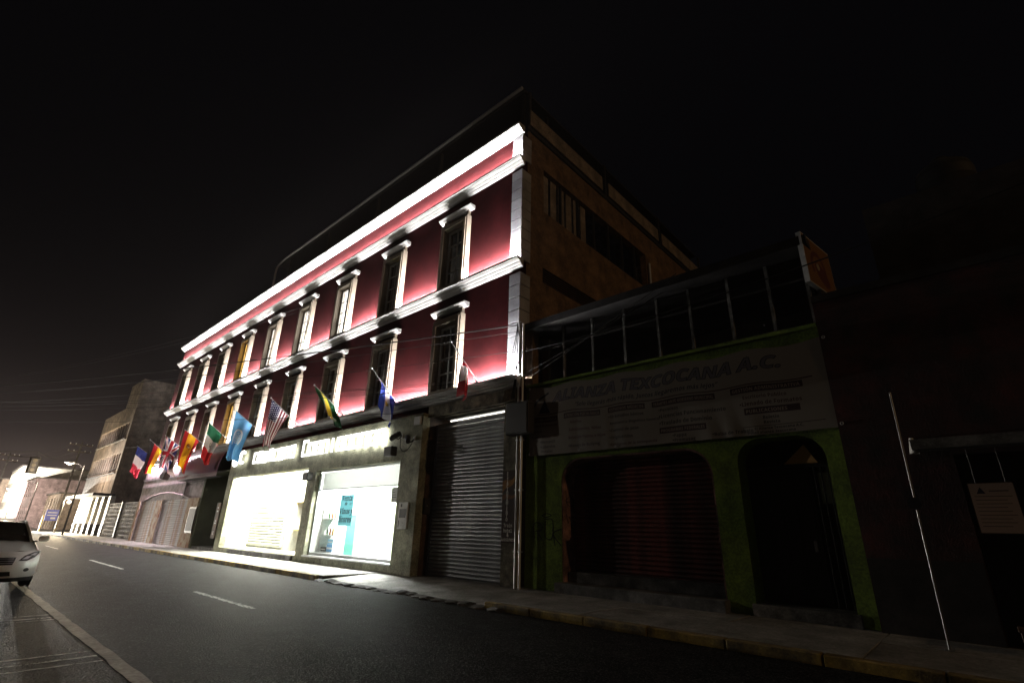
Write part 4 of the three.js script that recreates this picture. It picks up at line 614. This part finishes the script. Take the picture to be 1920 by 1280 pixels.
function lampPost(x, z, h, arm, I, rgb, label, r = 0.16, cutoff = false) {
  const p = thing('street_lamp', label, 'street lamp', [x, 0.0, z]); M('post', rod(V(x, 0.0, z), V(x, h, z), 0.09, 10, 0.06), mat.dark, p);
  M('arm', tube([V(x, h - 0.3, z), V(x, h + 0.1, z + arm * 0.4), V(x, h + 0.15, z + arm)], 0.03, 12, 6), mat.dark, p);
  M('head', RB(x - 0.2, x + 0.2, h + 0.12, h + 0.26, z + arm - 0.4, z + arm + 0.4, 0.05), mat.alu, p);
  M('bulb', new THREE.SphereGeometry(r, 16, 10).scale(1, 0.6, 1.6).translate(x, h + 0.08, z + arm), glow(rgb, 9), p);
  const l = cutoff ? new THREE.SpotLight(0xffffff, I, 0, 1.56, 0.02, 2) : new THREE.PointLight(0xffffff, I, 0, 2); l.color.setRGB(...rgb); l.position.set(0, h - 0.05, arm); if (cutoff) { l.target.position.set(0, 0, arm); p.add(l.target); } l.castShadow = true; l.shadow.radius = 6; p.add(l); return p;
}
const warm = [1, 0.80, 0.55], neutral = [1, 0.93, 0.82];
lampPost(-34, 14.4, 8.2, -1.3, LAMP0, neutral, 'street lamp on the opposite pavement outside the left of the frame', 0.16, true);
lampPost(-66, 2.0, 6.6, 1.2, LAMP1, [1, 0.80, 0.60], 'street lamp at the kerb before the office block');
lampPost(-96, 2.3, 6.2, 1.6, LAMP2, [1, 0.82, 0.62], 'street lamp at the side street corner');
lampPost(-112, 3.2, 5.6, 0.8, LAMP2, [1, 0.84, 0.66], 'street lamp in front of the low corner house');
lampPost(-130, 5.2, 5.2, 0.8, LAMP2, [1, 0.86, 0.70], 'farthest street lamp beside the burst of light');
lampPost(45, 5, 14, -1, LAMP4, [1, 0.62, 0.3], 'orange street lamp in the next street outside the right of the frame');
{ // low globe lamp on a post at the kerb
  const p = thing('globe_lamp', 'small bright globe lamp on a kerb post before the office block', 'lamp', [-72, 0.13, 1.9]); M('globe', new THREE.SphereGeometry(0.17, 16, 12).translate(-72, 3.25, 1.5), glow([1, 0.85, 0.55], 14), p); M('bracket', tube([V(-72, 2.9, 1.9), V(-72, 3.5, 1.85), V(-72, 3.6, 1.6), V(-72, 3.4, 1.5)], 0.025, 14, 6), mat.black, p); M('post', rod(V(-72, 0.13, 1.9), V(-72, 3.0, 1.9), 0.045, 8), mat.black, p);
  const l = new THREE.PointLight(0xffffff, LAMP3, 0, 2); l.color.setRGB(1, 0.80, 0.52); l.position.set(0, 3.12, -0.4); l.castShadow = true; l.shadow.radius = 8; p.add(l);
}
function floodlight(x, z, h, tx, ty, tz, I, label) {
  const p = thing('floodlight', label, 'floodlight', [x, 0, z]); M('post', rod(V(x, 0, z), V(x, h, z), 0.07, 8), mat.dark, p);
  const d = V(tx - x, ty - h, tz - z).normalize(); const face = new THREE.BoxGeometry(0.5, 0.36, 0.02).lookAt(d).translate(x + d.x * 0.16, h + d.y * 0.16, z + d.z * 0.16), body = new THREE.BoxGeometry(0.56, 0.42, 0.24).lookAt(d).translate(x, h, z);
  M('housing', body, mat.dark, p); M('lens', face, glow([1, 0.88, 0.74], 20), p);
  const l = new THREE.SpotLight(0xffffff, I, 0, 0.8, 0.6, 2); l.color.setRGB(1, 0.87, 0.74); l.position.set(d.x * 0.22, h + d.y * 0.22, d.z * 0.22); l.target.position.set(tx - x, ty, tz - z); l.castShadow = true; l.shadow.radius = 8; p.add(l, l.target);
}
floodlight(-112, 9, 4.5, -128, 2.5, 0.5, FLOOD * 0.05, 'floodlight aimed at the pinkish house down the street'); floodlight(-126, 10.5, 4.5, -147, 3.2, 1.5, FLOOD * 1.6, 'floodlight aimed at the cream house down the street');
{ // distant car coming down the street with its headlamps on
  const v = thing('oncoming_car', 'distant oncoming car with two blazing headlamps past the parked car', 'car', [-97, 0, 4]);
  const prof = [[0, 0.35], [0, 0.75], [-1.1, 0.95], [-1.8, 1.42], [-3.2, 1.42], [-3.9, 1.0], [-4.4, 0.9], [-4.4, 0.35]].map(([x, y]) => new THREE.Vector2(x, y));
  M('body', new THREE.ExtrudeGeometry(new THREE.Shape(prof), { depth: 1.5, bevelEnabled: true, bevelSize: 0.08, bevelThickness: 0.1, bevelSegments: 2 }).translate(-95.2, 0, 3.3), mat.dark, v);
  for (const x of [-96.1, -98.7]) for (const z of [3.3, 4.8]) M('wheel', new THREE.CylinderGeometry(0.32, 0.32, 0.2, 16).rotateX(Math.PI / 2).translate(x, 0.32, z), mat.black, v);
  for (const z of [3.45, 4.65]) { M('headlamp', new THREE.SphereGeometry(0.2, 14, 10).scale(0.5, 0.8, 1.2).translate(-95.0, 0.68, z), glow([1, 0.95, 0.86], 60), v);
    const l = new THREE.SpotLight(0xffffff, HEAD, 0, 0.35, 0.9, 2); l.color.setRGB(1, 0.94, 0.84); l.position.set(2.2, 0.7, z - 4); l.target.position.set(40, 1.2, z - 4 - 3); l.castShadow = true; l.shadow.radius = 5; v.add(l, l.target); }
}
{ // hanging traffic light
  const t = thing('traffic_light', 'dark traffic light hanging over the far crossing', 'traffic light', [-78, 6.3, 4.8]); M('housing', RB(-78.1, -77.8, 6.3, 7.9, 4.45, 5.2, 0.08), mat.black, t); M('back_plate', B(-78.15, -78.1, 6.2, 8.0, 4.35, 5.3), mat.soot, t);
  for (let k = 0; k < 3; k++) M('lens', new THREE.CylinderGeometry(0.2, 0.2, 0.05, 18).rotateZ(Math.PI / 2).translate(-77.78, 6.6 + k * 0.5, 4.82), std([0.06, 0.05, 0.03], { roughness: 0.3 }), t);
  M('hanger', rod(V(-78, 7.9, 4.8), V(-78, 8.6, 4.8), 0.03), mat.black, t); }
function utilityPole(x, z, h, label) { const p = thing('utility_pole', label, 'pole', [x, 0, z]); M('shaft', rod(V(x, 0, z), V(x, h, z), 0.16, 10, 0.1), mat.concreteDark, p); for (const y of [h - 0.5, h - 1.4]) { M('crossarm', B(x - 0.06, x + 0.06, y, y + 0.12, z - 1.3, z + 1.3), mat.wood, p); for (const d of [-1.2, -0.6, 0.6, 1.2]) M('insulator', new THREE.CylinderGeometry(0.05, 0.07, 0.18, 8).translate(x, y + 0.2, z + d), mat.white, p); } return p; }
utilityPole(-90, -0.2, 11.5, 'tall utility pole with crossarms past the office block'); utilityPole(-122, 4.8, 12, 'farther utility pole with crossarms near the burst of light'); utilityPole(-50, 14.6, 9.6, 'utility pole on the opposite pavement outside the frame');
{ const b = thing('corner_signboard', 'blue and white signboard on yellow posts at the far corner', 'sign', [-86, 0, 1]); M('panel', RB(-86.05, -85.95, 1.3, 2.6, 0.3, 1.5, 0.02), std([0.10, 0.12, 0.42]), b); M('stripe', [B(-85.948, -85.94, 2.2, 2.3, 0.45, 1.35), B(-85.948, -85.94, 1.9, 1.98, 0.45, 1.35), B(-85.948, -85.94, 1.5, 1.7, 0.5, 0.95)], mat.white, b); for (const z of [0.15, 1.65]) M('post', B(-86.06, -85.94, 0, 1.9, z - 0.07, z + 0.07), mat.yellow, b); }
// ------------------------------------------------------------------ cables
function cable(a, b, sag, r, label, group) { const pts = []; for (let k = 0; k <= 10; k++) { const t = k / 10; pts.push(a.clone().lerp(b, t).add(V(0, -sag * 4 * t * (1 - t), 0))); } return tag(M('overhead_cable', tube(pts, r, 40, 5), mat.cable), label, 'cable', group); }
const P = (y, dz = 0) => V(-50, y, 14.6 - 1.2 + dz);
cable(V(-9.55, 7.62, 0.2), P(9.3), 0.35, 0.022, 'thick twisted cable bundle from the hotel corner crossing the dark red front');
const cg = 'thin cables crossing the hotel front', ct = 'thin black overhead cable crossing the dark red hotel front';
for (const [a, b, s] of [[V(-9.6, 7.4, 0.2), P(8.9), 0.5], [V(-9.6, 6.75, 0.2), P(8.4), 0.5], [V(-10.2, 5.85, 0.4), P(8.2), 0.3], [V(-12.4, 6.25, 0.22), P(8.6), 0.4], [V(-12.6, 6.05, 0.22), P(8.1), 0.4], [V(-14.2, 5.4, 0.36), P(7.4), 0.3], [V(-26, 13.1, 0.1), P(9.2), 0.4], [V(-27, 13.0, 0.1), P(9.3), 0.5], [V(-20.0, 8.8, 0.22), P(9.0), 0.4], [V(-62, 8.3, 0.1), V(-13.8, 5.3, 0.42), 0.25]]) cable(a, b, s, 0.009, ct, cg);
const cw = 'thin wires over the green building';
for (const [a, b] of [[V(-9.4, 5.8, 0.05), V(-4.4, 7.74, 0.0)], [V(-9.45, 6.0, 0.05), V(-3.9, 7.9, -0.4)]]) cable(a, b, 0.06, 0.012, 'thin wire slanting up across the dark glazed band of the green building', cw);
cable(V(-9.45, 6.7, 0.15), V(3, 6.9, 1.2), 0.3, 0.014, 'single wire running right from the hotel corner past the green building');
for (let k = 0; k < 5; k++) cable(V(-90, 11 - (k % 2) * 0.9, -1.4 + k * 0.6), V(-122, 11.5 - (k % 2) * 0.9, 3.6 + k * 0.6), 0.8, 0.03, 'far power line strung between the distant utility poles', 'far power lines');
for (const [a, b] of [[V(-90, 9.2, -0.2), V(-78, 8.6, 4.8)], [V(-78, 8.6, 4.8), V(-80, 9, 16)], [V(-90, 7.4, -0.2), V(-62, 6.3, 0.2)]]) cable(a, b, 0.5, 0.03, 'far cable holding the hanging traffic light', 'far span wires');
{ const t = tag(M('corner_cable_coil', [0, 1, 2, 3].map(k => tube([V(-9.62, 7.7, 0.16), V(-9.66 + k * 0.05, 7.2, 0.2), V(-9.8 + k * 0.1, 6.6, 0.18), V(-9.6, 6.1, 0.2), V(-9.55 - k * 0.05, 5.2, 0.3)], 0.012, 20, 5)), mat.cable), 'tangle of black cables hanging at the hotel corner', 'cable'); }
// ------------------------------------------------------------------ parked car
{
  const ox = -16.95, oz = 9.76, c = thing('parked_car', 'white parked saloon car cut by the left edge of the frame', 'car', [ox, 0, oz]);
  const paint = new THREE.MeshPhysicalMaterial({ roughness: 0.35, clearcoat: 1, clearcoatRoughness: 0.05, side: THREE.DoubleSide }); paint.color.setRGB(0.84, 0.84, 0.82);
  const W = 0.91, nose = y => y < 0.45 ? 0.5 * Math.pow((0.45 - y) / 0.45, 2) * 0.9 : 1.9 * Math.pow(y - 0.45, 2);
  const F = (z, y) => V(ox - (0.46 * Math.pow(Math.abs(z) / W, 2.6) + nose(y)), y, oz + z);
  const addUV = g => { g.userData.keep = false; return g; };
  const yTop = 0.80, hoodEdge = u => { const z = (u * 2 - 1) * 0.80; return F(z, yTop); };
  M('front_bumper', grid(48, 20, (u, v) => F((u * 2 - 1) * W, 0.24 + (yTop - 0.24) * v)), paint, c);
  M('hood', grid(40, 20, (u, v) => { const a = hoodEdge(u), z = (u * 2 - 1) * 0.80, bx = ox - 1.42 - 0.10 * (z * z), by = 1.02 - 0.07 * z * z, t = v; const crease = 0.012 * Math.exp(-Math.pow((Math.abs(z) - 0.5) * 14, 2)); return V(a.x + (bx - a.x) * t, a.y + (by - a.y) * (1 - Math.pow(1 - t, 1.7)) + crease, oz + z * (1 - 0.02 * t)); }), paint, c);
  for (const s of [-1, 1]) { // fenders, doors and rear quarters
    M('side_body', grid(60, 18, (u, v) => { const x = -0.46 - 4.25 * u, top = u < 0.24 ? 0.80 + 0.2 * (1 - Math.pow(1 - u / 0.24, 1.7)) : 0.97 + 0.05 * Math.sin(u * 3), y = 0.24 + (top - 0.24) * v; const zz = W * (1 - 0.03 * Math.pow(1 - v, 3)) - (v > 0.72 ? 0.115 * Math.pow((v - 0.72) / 0.28, 2) : 0) - (u > 0.85 ? 0.25 * Math.pow((u - 0.85) / 0.15, 2) : 0); const fx = u < 0.06 ? -nose(y) * (1 - u / 0.06) : 0; return V(ox + x + fx, y, oz + s * zz); }), paint, c);
    M('lower_sill', B(ox - 4.2, ox - 0.6, 0.17, 0.26, oz + s * 0.87 - 0.03, oz + s * 0.87 + 0.03), mat.black, c);
    for (const x of [-0.95, -3.65]) { const w = M('wheel', new THREE.TorusGeometry(0.25, 0.095, 12, 28).translate(ox + x, 0.335, oz + s * 0.80), mat.black, c); M('rim', new THREE.CylinderGeometry(0.21, 0.21, 0.16, 24).rotateX(Math.PI / 2).translate(ox + x, 0.335, oz + s * 0.8), mat.alu, w); M('wheel_arch', new THREE.CylinderGeometry(0.375, 0.375, 0.04, 28).rotateX(Math.PI / 2).translate(ox + x, 0.36, oz + s * 0.895), mat.black, c); }
    // headlamp: dark housing, bright reflector pieces, clear cover
    const hp = [[0.50, 0.60], [0.60, 0.71], [0.76, 0.775], [0.872, 0.79], [0.885, 0.75], [0.80, 0.66], [0.66, 0.595]].map(p => new THREE.Vector2(s * p[0], p[1])); if (s < 0) hp.reverse();
    const patch = (pts, off, m, name, par) => { const sh = new THREE.ShapeGeometry(new THREE.Shape(pts), 1).toNonIndexed(); const p = sh.attributes.position; const sub = []; const tri = (a, b, d, n) => { if (n === 0) { sub.push(a, b, d); return; } const ab = a.clone().lerp(b, 0.5), bd = b.clone().lerp(d, 0.5), da = d.clone().lerp(a, 0.5); tri(a, ab, da, n - 1); tri(ab, b, bd, n - 1); tri(da, bd, d, n - 1); tri(ab, bd, da, n - 1); }; for (let i = 0; i < p.count; i += 3) tri(...[0, 1, 2].map(k => new THREE.Vector2(p.getX(i + k), p.getY(i + k))), 3); const out = new Float32Array(sub.length * 3); sub.forEach((q, i) => { const v = F(q.x, q.y); out[3 * i] = v.x + off; out[3 * i + 1] = v.y + off * 0.2; out[3 * i + 2] = v.z + s * off * 0.5; }); const g = new THREE.BufferGeometry(); g.setAttribute('position', new THREE.BufferAttribute(out, 3)); g.setAttribute('uv', new THREE.BufferAttribute(new Float32Array(sub.length * 2), 2)); g.computeVertexNormals(); return M(name, g, m, par); };
    const hl = patch(hp, 0.006, mat.dark, 'headlamp', c);
    patch([[0.56, 0.63], [0.64, 0.69], [0.74, 0.70], [0.66, 0.635]].map(p => new THREE.Vector2(s * p[0], p[1])), 0.010, mat.alu, 'reflector', hl); patch([[0.70, 0.715], [0.78, 0.755], [0.85, 0.765], [0.80, 0.705]].map(p => new THREE.Vector2(s * p[0], p[1])), 0.010, mat.alu, 'reflector', hl);
    const fl = []; for (let k = 0; k < 16; k++) { const a = k / 16 * 2 * Math.PI; fl.push(new THREE.Vector2(s * 0.70 + 0.055 * Math.cos(a), 0.40 + 0.04 * Math.sin(a))); } patch(fl, 0.006, mat.black, 'fog_lamp', c);
    if (s > 0) { patch([[-0.42, 0.52], [0.42, 0.52], [0.46, 0.68], [-0.46, 0.68]].map(p => new THREE.Vector2(...p)), 0.008, mat.black, 'grille', c); patch([[-0.45, 0.28], [0.45, 0.28], [0.42, 0.38], [-0.42, 0.38]].map(p => new THREE.Vector2(...p)), 0.008, mat.black, 'intake', c); for (let k = 0; k < 3; k++) patch([[-0.43, 0.555 + k * 0.045], [0.43, 0.555 + k * 0.045], [0.43, 0.566 + k * 0.045], [-0.43, 0.566 + k * 0.045]].map(p => new THREE.Vector2(...p)), 0.014, mat.alu, 'grille_bar', c); }
    const mx = ox - 1.75, mz = oz + s * 1.02; const mir = M('mirror', RB(mx - 0.1, mx + 0.08, 0.98, 1.12, mz - 0.11, mz + 0.11, 0.05), paint, c); M('mirror_stalk', B(mx - 0.03, mx + 0.03, 0.97, 1.0, oz + s * 0.84 - 0.06, oz + s * 0.84 + 0.1), mat.black, mir);
  }
  M('front_apron', grid(40, 4, (u, v) => { const q = F((u * 2 - 1) * W * 0.97, 0.24); return V(q.x - 0.05 * (1 - v), 0.15 + 0.095 * v, q.z); }), mat.black, c);
  // cabin
  const roofY = z => 1.475 - 0.10 * z * z;
  const glassCar = std([0.035, 0.03, 0.025], { roughness: 0.06 });
  M('windscreen', grid(24, 12, (u, v) => { const z = (u * 2 - 1) * (0.74 - 0.15 * v); return V(ox - 1.44 - 0.10 * z * z - 0.72 * v - 0.0 * v * v, 1.01 - 0.07 * z * z + (roofY(z) - 0.02 - 1.01 + 0.07 * z * z) * Math.pow(v, 0.92), oz + z); }), glassCar, c);
  M('roof', grid(24, 24, (u, v) => { const z = (u * 2 - 1) * 0.60; return V(ox - 2.14 - 0.1 * z * z - 1.45 * v, roofY(z) - 0.02 + 0.025 * Math.sin(v * 3) - 0.05 * v * v, oz + z); }), paint, c);
  M('rear_window', grid(20, 10, (u, v) => { const z = (u * 2 - 1) * (0.6 + 0.12 * v); return V(ox - 3.6 - 0.1 * z * z - 0.65 * v, roofY(z) - 0.07 - 0.42 * v, oz + z); }), glassCar, c);
  for (const s of [-1, 1]) { M('side_window', grid(30, 8, (u, v) => V(ox - 1.5 - 2.7 * u + (u < 0.27 ? -(0.7 * v) * (1 - u / 0.27) : u > 0.76 ? 0.62 * v * ((u - 0.76) / 0.24) : 0), 0.98 + 0.46 * v - 0.03 * u * v, oz + s * (0.78 - 0.175 * v))), glassCar, c);
    M('pillar', tube([V(ox - 1.47, 1.0, oz + s * 0.755), V(ox - 1.85, 1.24, oz + s * 0.68), V(ox - 2.2, 1.43, oz + s * 0.605), V(ox - 2.9, 1.455, oz + s * 0.60), V(ox - 3.6, 1.39, oz + s * 0.60), V(ox - 4.2, 1.0, oz + s * 0.74)], 0.035, 40, 6), paint, c); }
  M('boot', grid(20, 8, (u, v) => { const z = (u * 2 - 1) * 0.78; return V(ox - 4.2 - 0.5 * v, 0.99 - 0.05 * v - 0.02 * z * z, oz + z); }), paint, c);
  M('rear_panel', grid(20, 8, (u, v) => { const z = (u * 2 - 1) * 0.78; return V(ox - 4.7 + 0.1 * Math.pow(Math.abs(z), 2), 0.3 + 0.64 * v, oz + z); }), paint, c);
  M('floor_pan', B(ox - 4.5, ox - 0.5, 0.16, 0.24, oz - 0.84, oz + 0.84), mat.black, c);
  M('interior', B(ox - 4.0, ox - 1.6, 0.3, 0.95, oz - 0.7, oz + 0.7), mat.black, c);
  for (const z of [-0.35, 0.25]) M('wiper', rod(V(ox - 1.43, 1.03, oz + z), V(ox - 1.55, 1.1, oz + z + 0.5), 0.008), mat.black, c);
}
// thin night haze of the town
scene.fog = new THREE.FogExp2(0xcfc4bd, 0.00035);
renderer.render(scene, camera);
